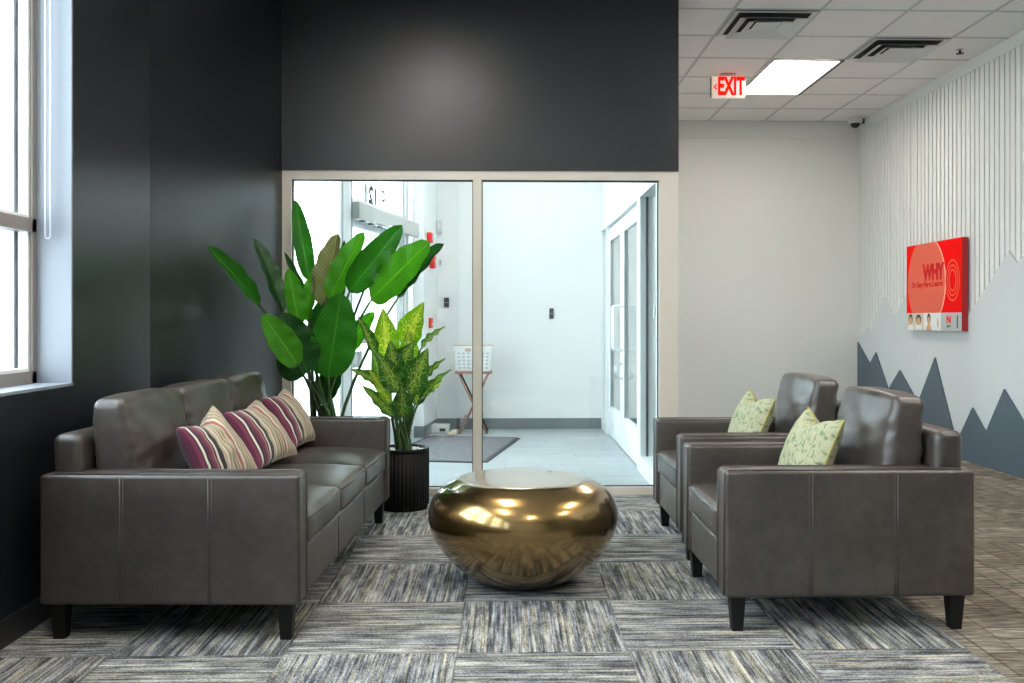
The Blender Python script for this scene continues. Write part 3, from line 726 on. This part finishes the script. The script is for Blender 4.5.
seating('armchair','farther grey-brown leather armchair, beside the glass partition','armchair',(1.812,5.385,0),PI,.855,1,'leather armchairs')

# ------------------------------------------------------------------ pillows
def pillow(name, label, T1, T2, BL, BR, mat, thick, group, piping=None, dip=.25):
    """corners as seen from the front: top near, top far, bottom near, bottom far"""
    T1,T2,BL,BR = map(Vector,(T1,T2,BL,BR)); n = 22
    c = (T1+T2+BL+BR)/4; nn = (BR-BL).cross(T1-BL).normalized()
    m_ = MB(); rim = []
    for sg in (1,-1):
        vs=[];uvs=[];fs=[]
        for j in range(n+1):
            for i in range(n+1):
                u = i/n; v = j/n; a_ = 2*u-1; b_ = 2*v-1
                # edges curve inwards between the corners
                aa = a_*(1-.07*(1-b_*b_)); bb_ = b_*(1-.07*(1-a_*a_))
                if b_ > 0: bb_ -= dip*math.exp(-(a_/.45)**2)*b_**3
                U=(aa+1)/2; V=(bb_+1)/2
                p = BL*(1-U)*(1-V)+BR*U*(1-V)+T1*(1-U)*V+T2*U*V
                w_ = ((1-a_**2)*(1-b_**2)); w_ = max(0,w_)**.42
                crease = 1-.28*math.exp(-(a_/.22)**2)*max(0,b_)
                wr = noise.noise(Vector((U*6, V*6, c.y*3)))*.012*(w_)
                p = p+nn*sg*(thick*w_*crease+wr)
                vs.append(p-c); uvs.append((u,v))
        for j in range(n):
            for i in range(n):
                q=(j*(n+1)+i, j*(n+1)+i+1, (j+1)*(n+1)+i+1, (j+1)*(n+1)+i); fs.append(q if sg>0 else q[::-1])
        m_.add(vs, fs, True, 0, uvs)
        if sg>0: rim=[vs[i] for i in range(n+1)]+[vs[j*(n+1)+n] for j in range(1,n+1)]+[vs[n*(n+1)+i] for i in range(n-1,-1,-1)]+[vs[j*(n+1)] for j in range(n-1,-1,-1)]
    t = thing(name, label, 'cushion', c, 0, group)
    cv_ = m_.build('cover', mat, t, fix=False)
    if piping:
        MB().tube(rim, .004, n=5, cap=False).build('piping', piping, cv_)
    return t
g1='striped cushions on the sofa'
pillow('throw_pillow','nearest striped plum and cream cushion on the sofa', (-1.325,3.80,.745),(-1.305,4.21,.800),(-1.215,3.80,.485),(-1.095,4.21,.49), M['pstripe'], .075, g1, dip=.30)
pillow('throw_pillow','middle striped plum and cream cushion on the sofa', (-1.325,4.42,.745),(-1.285,4.86,.770),(-1.150,4.38,.48),(-1.065,4.84,.49), M['pstripe'], .075, g1, dip=.10)
pillow('throw_pillow','farthest striped plum and cream cushion, next to the far arm', (-1.300,5.01,.765),(-1.265,5.39,.790),(-1.120,4.98,.49),(-1.085,5.38,.49), M['pstripe'], .075, g1, dip=.10)
g2='green cushions on the armchairs'
pillow('throw_pillow','pale green patterned cushion on the nearer armchair', (1.345,4.12,.79),(1.365,3.73,.775),(1.19,4.10,.48),(1.235,3.71,.47), M['pgreen'], .075, g2, M['pipe'], dip=.36)
pillow('throw_pillow','pale green patterned cushion on the farther armchair', (1.355,5.16,.79),(1.395,4.79,.775),(1.22,5.14,.48),(1.265,4.77,.47), M['pgreen'], .075, g2, M['pipe'], dip=.36)

# ------------------------------------------------------------------ coffee table
prof = [(0,.002),(.10,.002),(.16,.004),(.205,.016),(.26,.045),(.315,.090),(.365,.145),(.405,.205),(.425,.262),(.429,.300),(.424,.340),(.409,.378),(.385,.410),(.355,.434),(.325,.449),(.295,.464),(.26,.470),(.15,.473),(0,.473)]
def smooth_prof(p, k=2):
    for _ in range(k):
        q=[p[0]]
        for i in range(len(p)-1):
            a,b=p[i],p[i+1]; q.append((a[0]*.75+b[0]*.25,a[1]*.75+b[1]*.25)); q.append((a[0]*.25+b[0]*.75,a[1]*.25+b[1]*.75))
        q.append(p[-1]); p=q
    return p
tc = atY(523,500,4.30)
MB().lathe(smooth_prof(prof), n=96).build('tmp', M['gold'], loc=(tc.x,4.235,0)).name = 'coffee_table'
tag(bpy.data.objects['coffee_table'], 'round pebble-shaped polished bronze coffee table on the striped carpet', 'coffee table')

# ------------------------------------------------------------------ plants
def leaf(mb_parent, base, tip, width, mat, face, fold=.25, curve=.12, kind='paddle', name='leaf', side=0.0):
    base=Vector(base); tip=Vector(tip); ax=(tip-base); Ln=ax.length; ax.normalize()
    face=Vector(face); face=(face-ax*face.dot(ax)).normalized(); sd=ax.cross(face)
    n, m = 18, 10; vs=[]; uvs=[]; fs=[]
    for j in range(n+1):
        t=j/n
        if kind=='paddle': w_=(math.sin(PI*min(1,t**.85*.97+.015)))**.55*(1-.15*t)
        else: w_=(math.sin(PI*min(1,t**.72)))**.85*(1-.25*t)
        if j==0: w_*=.25
        if j==n: w_=.03
        arc = -curve*Ln*(t**2) + curve*Ln*t*1.0
        for i in range(m+1):
            a_=2*i/m-1
            rip = .010*math.sin(t*23+a_*2)*abs(a_)
            p = base+ax*(t*Ln)+face*(arc)+sd*(a_*width/2*w_*math.cos(fold*1.2)+side*Ln*math.sin(PI*t)) + face*((abs(a_)**1.3)*width/2*w_*math.sin(fold*1.2)*1.0+rip*w_)
            vs.append(p); uvs.append((i/m,t))
    for j in range(n):
        for i in range(m): fs.append((j*(m+1)+i, j*(m+1)+i+1, (j+1)*(m+1)+i+1, (j+1)*(m+1)+i))
    L_=MB(); L_.add(vs,fs,True,0,uvs)
    return L_
def clampwall(p):
    lim = wl(p.y)+.02 if p.y>BEND else LX+.02
    if p.x < lim: p.x = lim
    return p
def plant(name, label, pot_c, pot_r, pot_h, leaves, kind, stemr, root_spread, grp=None, stemmat='stem', pebbles=True):
    cx, cy = pot_c; O = Vector((cx,cy,0)); t=thing(name,label,'plant',(cx,cy,0))
    nf=40
    def flute(r,z,w): return r-(.006*(.5+.5*math.cos(w*nf)) if r>pot_r*.9 else 0)
    m_=MB(); m_.lathe([(pot_r*.93,0),(pot_r*.93,.025),(pot_r,.03),(pot_r,pot_h-.02)], n=nf*4, fn=flute)
    m_.lathe([(pot_r,pot_h-.02),(pot_r,pot_h),(pot_r-.015,pot_h),(pot_r-.018,pot_h-.06)], n=64)
    m_.build('pot', M['pot'], t)
    MB().lathe([(0,pot_h-.035),(pot_r-.014,pot_h-.035)], n=32).build('soil', M['soil'], t)
    if pebbles:
        m_=MB(); rnd=random.Random(3)
        for _ in range(75):
            a=rnd.random()*2*PI; r=(pot_r-.04)*math.sqrt(rnd.random()); s=rnd.uniform(.011,.022)
            c=Vector((r*math.cos(a),r*math.sin(a),pot_h-.028+rnd.uniform(0,.012)))
            pr=[(0,-s*.55),(s*.8,-s*.35),(s,0),(s*.8,s*.35),(0,s*.55)]
            m_.lathe(pr,c,n=8)
        o=m_.build('pebbles', M['pebble'], t); o['kind']='stuff'
    k=0
    for (bx,by,bY,tx,ty,tY,wpx,mat,face,fold,curve) in leaves:
        B=clampwall(atY(bx,by,bY)); T=clampwall(atY(tx,ty,tY)); w_=wpx*((bY+tY)/2)/F*(1.12 if kind=='paddle' else 1.18)
        lf=leaf(None,B-O,T-O,w_,M[mat],face,fold,curve,kind)
        if kind=='paddle':
            # keep the blade in front of the angled wall
            vs=[]
            for p in lf.v:
                q=clampwall(Vector(p)+O)-O; vs.append(tuple(q))
            lf.v=vs
        rnd=random.Random(k*11+2); a=rnd.random()*2*PI; rr=root_spread*math.sqrt(rnd.random())
        R=Vector((rr*math.cos(a),rr*math.sin(a),pot_h-.045)); Bl=B-O
        ax=(T-B).normalized(); q1=R+Vector((0,0,(Bl.z-R.z)*.55))+Vector(((Bl.x-R.x)*.25,(Bl.y-R.y)*.25,0)); q2=Bl-ax*.04
        pts=[]
        for i in range(11):
            s=i/10; pts.append(R*(1-s)**3+q1*3*s*(1-s)**2+q2*3*s*s*(1-s)+(Bl+ax*.02)*s**3)
        st_ = MB().tube(pts,[stemr*(1.25-.75*i/10) for i in range(11)],n=6).build('stem', M[stemmat if k%3 else 'stemdk'], t)
        lf.build('leaf', M[mat], st_, fix=False)
        k+=1
    return t
FC=(.0,-1,.1)
big=[ # base px, base Y, tip px, tip Y, width px, material, facing
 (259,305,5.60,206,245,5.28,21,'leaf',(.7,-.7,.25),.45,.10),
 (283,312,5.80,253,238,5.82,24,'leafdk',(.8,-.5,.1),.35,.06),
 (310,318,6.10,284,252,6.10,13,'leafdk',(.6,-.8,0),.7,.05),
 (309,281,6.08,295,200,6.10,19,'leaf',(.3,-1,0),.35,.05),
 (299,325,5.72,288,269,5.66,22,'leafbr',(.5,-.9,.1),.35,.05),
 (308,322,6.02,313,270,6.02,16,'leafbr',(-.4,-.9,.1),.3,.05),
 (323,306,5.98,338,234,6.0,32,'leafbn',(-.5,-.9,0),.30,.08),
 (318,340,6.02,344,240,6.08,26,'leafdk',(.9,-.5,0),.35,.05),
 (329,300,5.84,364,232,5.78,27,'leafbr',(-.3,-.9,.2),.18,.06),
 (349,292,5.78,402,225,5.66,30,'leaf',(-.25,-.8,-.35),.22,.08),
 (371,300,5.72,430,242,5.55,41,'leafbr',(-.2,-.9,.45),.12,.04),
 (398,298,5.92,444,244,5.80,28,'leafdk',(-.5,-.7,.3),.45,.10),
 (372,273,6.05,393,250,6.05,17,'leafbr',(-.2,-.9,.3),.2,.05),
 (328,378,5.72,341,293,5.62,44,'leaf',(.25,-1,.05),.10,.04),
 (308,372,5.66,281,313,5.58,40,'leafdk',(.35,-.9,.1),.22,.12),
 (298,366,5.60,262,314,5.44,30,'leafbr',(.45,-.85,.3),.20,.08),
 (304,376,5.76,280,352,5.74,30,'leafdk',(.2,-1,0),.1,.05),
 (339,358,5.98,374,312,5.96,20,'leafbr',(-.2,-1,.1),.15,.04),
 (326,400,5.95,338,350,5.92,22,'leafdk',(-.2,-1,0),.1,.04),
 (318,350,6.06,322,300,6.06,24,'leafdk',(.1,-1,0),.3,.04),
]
plant('bird_of_paradise_plant','tall plant with broad paddle leaves behind the far end of the sofa',(-1.12,5.93),.17,.38,big,'paddle',.0105,.10,stemmat='stem')
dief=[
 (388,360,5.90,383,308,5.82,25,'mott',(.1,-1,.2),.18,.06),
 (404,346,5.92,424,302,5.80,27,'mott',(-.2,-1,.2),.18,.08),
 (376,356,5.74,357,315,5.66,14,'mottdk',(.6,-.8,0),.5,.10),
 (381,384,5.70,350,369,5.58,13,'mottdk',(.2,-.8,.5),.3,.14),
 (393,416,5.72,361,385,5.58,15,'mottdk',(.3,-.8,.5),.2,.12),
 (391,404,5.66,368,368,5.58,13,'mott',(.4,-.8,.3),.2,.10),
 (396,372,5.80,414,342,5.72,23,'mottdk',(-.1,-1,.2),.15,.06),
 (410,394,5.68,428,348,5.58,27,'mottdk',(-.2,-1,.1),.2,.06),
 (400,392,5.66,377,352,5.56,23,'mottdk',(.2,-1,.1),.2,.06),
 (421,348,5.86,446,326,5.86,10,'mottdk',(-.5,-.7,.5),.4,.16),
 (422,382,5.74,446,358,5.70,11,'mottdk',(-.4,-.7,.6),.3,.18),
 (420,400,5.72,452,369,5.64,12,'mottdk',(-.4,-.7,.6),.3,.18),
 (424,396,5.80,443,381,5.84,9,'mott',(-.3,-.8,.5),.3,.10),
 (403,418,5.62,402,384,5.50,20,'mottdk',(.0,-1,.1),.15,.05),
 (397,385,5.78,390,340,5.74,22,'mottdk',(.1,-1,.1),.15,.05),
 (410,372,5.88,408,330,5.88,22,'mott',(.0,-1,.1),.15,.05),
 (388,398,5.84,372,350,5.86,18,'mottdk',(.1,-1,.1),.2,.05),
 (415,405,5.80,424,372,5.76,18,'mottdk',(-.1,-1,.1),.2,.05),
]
pc=atY(404,480,5.885)
plant('dumb_cane_plant','smaller plant with yellow-mottled leaves in a black fluted pot',(pc.x,5.885),.158,.380,dief,'lance',.0085,.05)

# ------------------------------------------------------------------ mountain panels on the right wall
def wallpoly(pts, x0, th, name, label, cat, mat):
    P_=[]
    for (px,py) in pts: P_.append(atX(px,py,x0-th))
    P_=[(p.x+th, min(p.y,BY-.012), p.z) for p in P_]
    y0=P_[-1][1]; poly=P_+[(x0,2.05,P_[-1][2]-.1)]+[(x0,2.05,.0),(x0,P_[0][1],.0)]
    m_=MB(); m_.prism(poly,(-th,0,0)); return m_.build(name,mat)
lt=[(857.5,336),(867.2,328.3),(870.5,332),(882.7,297.6),(895,317),(912,282),(926,300),(938,286),(958,322),(969.5,313),(1008.8,250.8),(1017,262.8),(1024,254.5),(1052,220),(1100,300),(1180,210),(1300,320)]
mo=wallpoly(lt,RX-.0145,.012,'mountain_panel','',None,M['mtl']); tag(mo,'pale grey cut-out mountain range panel behind the slate one on the slatted wall','wall panel')
dk=[(857.3,342),(869.3,363.7),(875.3,352.3),(887.8,389.4),(899.2,370),(917,402),(920,396),(934.4,357.5),(953.5,434),(959,436),(972,407.5),(985.3,432),(1003.6,389),(1024,423),(1040,455),(1070,380),(1120,470),(1180,390),(1300,520)]
mo=wallpoly(dk,RX-.027,.014,'mountain_panel','',None,M['mtd']); tag(mo,'slate blue cut-out mountain peaks panel along the base of the slatted wall','wall panel')

# red sign board
SY0,SY1,SZ0,SZ1=7.665,8.735,1.082,1.866; SX=3.792; SX1=RX-.027
sg=thing('wall_sign','square red sign board with coral circle and photo strip on the slatted wall','sign')
MB().box((SX,SY0,SZ0),(SX1,SY1,SZ1)).build('board', M['reddk'], sg)
ZS=SZ0+.158
def flat(polyYZ, mat, name, lay): 
    m_=MB(); m_.prism([(SX-.0007*lay,y,z) for (y,z) in polyYZ],(-.0006,0,0)); return m_.build(name,mat,sg)
W_=SY1-SY0
def sy(u): return SY1-u*W_      # u runs left to right as one reads it
def szv(v): return SZ0+v*(SZ1-SZ0)
flat([(sy(0),szv(0)),(sy(1),szv(0)),(sy(1),szv(1)),(sy(0),szv(1))],M['red'],'face',0)
# coral disc clipped by the board
def circ(cu,cv,ru,rv,a0=0,a1=2*PI,n=48): return [(cu+ru*math.cos(a0+(a1-a0)*i/n),cv+rv*math.sin(a0+(a1-a0)*i/n)) for i in range(n+(0 if abs(a1-a0-2*PI)<1e-6 else 1))]
def clip(poly,v0,v1): return [(u,min(v1,max(v0,v))) for u,v in poly]
d0=clip(circ(.385,.55,.355,.53),.2,.998); flat([(sy(u),szv(v)) for u,v in d0],M['pinklt'],'disc_edge',1)
d1=clip(circ(.375,.55,.345,.525),.2,.998); flat([(sy(u),szv(v)) for u,v in d1],M['pink'],'disc',2)
for k,(ru,rv) in enumerate(((.12,.23),(.092,.175),(.064,.125))):
    o_=circ(.85,.55,ru,rv,n=40); i_=circ(.85,.55,ru-.016,rv-.022,n=40)
    m_=MB(); vs=[(SX-.0016,sy(u),szv(v)) for u,v in o_+i_]; m_.add(vs,[(i,(i+1)%40,40+(i+1)%40,40+i) for i in range(40)]); m_.build('ring',M['redline'],sg)
def TXT(body,size,u,v,mat,sx=1,off=0,sp=1.0,lay=4):
    Mt=Matrix(((0,0,-1,SX-.0007*lay),(-1,0,0,sy(u)),(0,1,0,szv(v)),(0,0,0,1)))
    return text_mesh(body,size,mat,Mt,'lettering',sg,extrude=.0004,sx=sx,offset=off,space=sp)
TXT('WHY',.185,.515,.655,M['redtx'],.92,.012,.93)
TXT('Dr Gary Pages Leaders',.066,.40,.525,M['redtx'],.98,.003,lay=4)
# photo strip
def rect(u0,u1,v0,v1,mat,name,lay,sl=0): flat([(sy(u0),szv(v0)),(sy(u1),szv(v0)),(sy(u1+sl),szv(v1)),(sy(u0+sl),szv(v1))],mat,name,lay)
rect(0,.34,0,.2,M['signbeige'],'photo_strip',3); rect(.34,.70,0,.2,M['signwhite'],'photo_strip',3); rect(.655,1,0,.2,M['signgrey'],'photo_strip',4,0)
for (u,cv,r,hr) in ((.09,.115,.035,1),(.245,.11,.045,1),(.44,.12,.028,0)):
    b0=circ(u,.0,r*1.6,.075,0,PI,16); flat([(sy(a),szv(max(.0,b_))) for a,b_ in b0],M['skin'] if hr==0 else M['signwhite'],'portrait_shoulders',5)
    flat([(sy(a),szv(b_)) for a,b_ in circ(u,cv+.012,r*1.12,.062,n=20)],M['hair'],'portrait_hair',6)
    flat([(sy(a),szv(b_)) for a,b_ in circ(u,cv-.008,r*.85,.048,n=20)],M['skin'],'portrait_face',7)
flat([(sy(a),szv(b_)) for a,b_ in circ(.60,.09,.012,.055,n=16)],M['skin'],'portrait_figure',5)
TXT('N',.085,.79,.12,M['red'],1.2,.004,lay=6); TXT('NEW',.028,.79,.05,M['inkdk'],1.2,.001,lay=6)
rect(.925,.945,.03,.17,M['inkdk'],'dark_mark',6)

# ------------------------------------------------------------------ ceiling fittings
def cell(i,j): return (GX0+.61*i, 0)
def louver_panel(x0,y0,x1,y1,name,label,grp,emit=None):
    t=thing(name,label,'ceiling light',((x0+x1)/2,(y0+y1)/2,CZ),0,grp); w_=(x1-x0)/2-.012; h_=(y1-y0)/2-.012
    m_=MB()
    for (a,b) in (((-w_,-h_),(w_,-h_+.02)),((-w_,h_-.02),(w_,h_)),((-w_,-h_),(-w_+.02,h_)),((w_-.02,-h_),(w_,h_))): m_.box((a[0],a[1],-.014),(b[0],b[1],-.0045))
    m_.build('frame', M['grid'], t)
    MB().box((-w_+.02,-h_+.02,-.009),(w_-.02,h_-.02,-.005)).build('diffuser', emit or M['panel'], t)
    m_=MB()
    for i in range(1,3): m_.box((-w_+.02+ (2*w_-.04)*i/3-.004,-h_+.02,-.016),(-w_+.02+(2*w_-.04)*i/3+.004,h_-.02,-.0095))
    for i in range(1,6): m_.box((-w_+.02,-h_+.02+(2*h_-.04)*i/6-.004,-.0155),(w_-.02,-h_+.02+(2*h_-.04)*i/6+.004,-.0095))
    m_.build('louver', M['louver'], t)
    MB().box((w_,-h_,-.016),(w_+.012,h_,-.0045)).build('painted_shade_strip', M['ventdk'], t); return t  # near-black strip stands in for the shadow along the light's edge
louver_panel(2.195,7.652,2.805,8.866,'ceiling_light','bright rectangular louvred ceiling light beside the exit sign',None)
for (x,y0) in ((-.855,3.403),(.365,-.239),(-1.465,1.582),(2.805,1.582),(2.195,3.403)):  # unseen panels added for frontal light; the first placed from the header highlight
    louver_panel(x,y0,x+.61,y0+1.214,'ceiling_light','unseen rectangular louvred light added in the ceiling over the seating','added unseen lights over the seating area')
louver_panel(-.245,7.652,.365,8.866,'ceiling_light','unseen rectangular louvred light added to brighten the entry',None)  # out-of-view panel, added to brighten the vestibule
def diffuser(x0,y0,x1,y1,label):
    t=thing('air_vent',label,'air vent',((x0+x1)/2,(y0+y1)/2,CZ),0,None); w_=(x1-x0)/2-.012; h_=(y1-y0)/2-.012
    MB().box((-w_,-h_,-.0075),(w_,h_,-.0045)).build('backing', M['ventdk'], t)
    m_=MB()
    for k,(s0,s1,z0,z1) in enumerate(((1.0,.88,-.010,-.008),(.84,.60,-.045,-.010),(.56,.34,-.045,-.012),(.30,.0,-.050,-.030))):
        vs=[];fs=[]
        for (s,z) in ((s0,z1 if k else z0),(s1,z0 if k else z0)):
            # flared ring: outer rim low, inner rim high
            pass
        zo,zi=(-.010,-.010) if k==0 else (z0+.03,z0) if k<3 else (-.020,-.020)
        if k<3:
            for (s,z) in ((s0,zi),(s1,zo)):
                vs+=[(-w_*s,-h_*s,z),(w_*s,-h_*s,z),(w_*s,h_*s,z),(-w_*s,h_*s,z)]
            fs=[(i,(i+1)%4,4+(i+1)%4,4+i) for i in range(4)]
            m_.add(vs,fs)
        else: m_.box((-w_*s0,-h_*s0,-.024),(w_*s0,h_*s0,-.020))
    m_.build('louver_ring', M['vent'], t, fix=False); return t
diffuser(1.585,6.438,2.195,7.045,'square ceiling air vent above the exit sign side, nearest the dark header')
diffuser(2.805,7.045,3.415,7.652,'square ceiling air vent right of the lit ceiling panel')
t=thing('return_grille','recessed return grille tile in the ceiling corner beside the dark header','air vent',(1.28,9.75,CZ))
m_=MB(); m_.box((-.10,-.28,-.008),(.29,.30,-.0045)); m_.build('plate', M['grid'], t)
m_=MB()
for i in range(9): m_.box((-.08,-.25+.06*i,-.014),(.27,-.225+.06*i,-.0085))
m_.build('slat', M['vent'], t)
t=thing('sprinkler_head','small dark sprinkler head hanging from the ceiling near the slatted wall','sprinkler',(3.62,7.35,CZ))
MB().tube([(0,0,0-.0045),(0,0,-.035)],.010).build('stem', M['blackp'], t)
MB().lathe([(0,-.0045),(.032,-.0045),(.028,-.010),(0,-.010)],n=20).build('escutcheon', M['vent'], t)
MB().lathe([(0,-.035),(.030,-.035),(.030,-.039),(0,-.039)],n=16).build('deflector', M['blackp'], t)
p=(3.74,9.90)
t=thing('security_camera','white dome security camera with dark lens in the ceiling corner','security camera',(3.74,9.90,CZ))
MB().lathe([(0,-.0045),(.075,-.0045),(.078,-.03),(.07,-.055),(.055,-.06),(0,-.06)],n=28).build('housing', M['plastic'], t)
MB().lathe([(.052,-.0605),(.050,-.075),(.038,-.095),(.02,-.106),(0,-.108)],n=24).build('dome', M['smoked'], t)
MB().box((.05,.02,-.05),(.11,.07,-.005)).build('bracket', M['blackp'], t)
# exit sign
ec=atY(728,87.5,8.15); es=thing('exit_sign','white exit sign with glowing red letters hanging from the ceiling','exit sign',(ec.x,8.15,ec.z))
MB().rbox((-.150,-.022,-.098),(.150,.022,.098), r=.018, n=3, div=2).build('housing', M['exitw'], es)
MB().box((-.155,-.015,-.09),(-.149,.015,.085)).build('end_cap', M['blackp'], es)
MB().rbox((-.07,-.02,.098),(.065,.02,CZ-ec.z-.001), r=.004,n=1,div=1).build('canopy', M['chrome'], es)
Mt=Matrix(((1,0,0,.022),(0,0,-1,-.0235),(0,1,0,.0),(0,0,0,1)))
text_mesh('EXIT',.215,M['exitr'],Mt,'lettering',es,extrude=.0015,sx=.54,offset=.008)
m_=MB(); m_.prism([(-.135,-.0225,0),(-.108,-.0225,.026),(-.100,-.0225,.018),(-.118,-.0225,0),(-.100,-.0225,-.018),(-.108,-.0225,-.026)],(0,-.002,0)); m_.build('chevron', M['exitr'], es)

# blind chain in the window reveal
bc=MB(); xx0,xx1=atY(45.5,200,3.93).x, atY(50.5,200,3.93).x; zb=atY(48,236,3.93).z; r=(xx1-xx0)/2
pts=[(xx0,3.93,WZ1-.012),(xx0,3.93,zb+.0)]+[((xx0+xx1)/2-r*math.cos(a*PI/8),3.93,zb-r*math.sin(a*PI/8)) for a in range(1,8)]+[(xx1,3.93,zb),(xx1,3.93,WZ1-.012)]
bc.tube(pts,.0042,n=6); tag(bc.build('blind_chain', M['cord']), 'looped white bead chain hanging in the left window reveal', 'blind chain')

# recessed downlights over the seating (their sparkle shows in the bronze table)
for (x,y) in ((-1.0,1.0),(.06,.7),(1.9,.7),(-1.0,2.6),(1.3,2.6),(2.5,2.8)):
    t=thing('downlight','small round warm recessed downlight in the ceiling over the seating','downlight',(x,y,CZ),0,'downlights over the seating area')
    MB().lathe([(.055,-.0045),(.085,-.0045),(.082,-.012),(.060,-.012)],n=24).build('trim_ring', M['vent'], t)
    MB().lathe([(0,-.006),(.056,-.006),(.056,-.008),(0,-.008)],n=20).build('lens', M['down'], t)

# ------------------------------------------------------------------ light
wd=bpy.data.worlds.new('sky'); bpy.context.scene.world=wd; wd.use_nodes=True
bg=wd.node_tree.nodes['Background']; nt=wd.node_tree
tcw=N(nt,'ShaderNodeTexCoord'); sp=N(nt,'ShaderNodeSeparateXYZ'); L(nt,tcw.outputs['Generated'],sp.inputs[0])
r=ramp(nt,[(0,(.80,.82,.84)),(.5,(.90,.94,1.0)),(1,(.78,.88,1.0))]); mr=N(nt,'ShaderNodeMapRange'); mr.inputs[1].default_value=-1; L(nt,sp.outputs[2],mr.inputs[0]); L(nt,mr.outputs[0],r.inputs[0]); L(nt,r.outputs[0],bg.inputs[0])
bg.inputs[1].default_value=8
def portal(loc, rot, sx, sy_):
    l=bpy.data.lights.new('window_portal','AREA'); l.shape='RECTANGLE'; l.size=sx; l.size_y=sy_; l.cycles.is_portal=True
    o=bpy.data.objects.new('window_portal',l); C.objects.link(o); o.location=loc; o.rotation_euler=rot
for a,b in wins: portal((LX-.27,(a+b)/2,(WZ0+WZ1)/2),(0,-PI/2,0),WZ1-WZ0,b-a)
for a,b in bays: portal(((a+b)/2,YB-.16,(zb0+zb1)/2),(PI/2,0,0),b-a,zb1-zb0)
pm=MT@Vector((Lg/2,.16,CZ/2)); portal(pm,(0,-PI/2,-ang),CZ,Lg)

# ------------------------------------------------------------------ camera
cd=bpy.data.cameras.new('camera'); cam=bpy.data.objects.new('camera',cd); C.objects.link(cam)
cam.location=(0,0,EYE); cam.rotation_euler=(PI/2,0,-YAW)
cd.sensor_width=36; cd.lens=F*36/1024; cd.shift_x=(512-PX)/1024; cd.shift_y=-(341.5-HY)/1024; cd.clip_start=.05; cd.clip_end=300
S=bpy.context.scene; S.camera=cam
S.view_settings.view_transform='Standard'; S.view_settings.look='None'; S.view_settings.gamma=1; S.view_settings.exposure=0.52
S.view_settings.use_curve_mapping=False
S.cycles.use_denoising=True; S.cycles.max_bounces=10; S.cycles.diffuse_bounces=6; S.cycles.glossy_bounces=5; S.cycles.transparent_max_bounces=16
S.cycles.sample_clamp_indirect=8; S.cycles.caustics_reflective=False
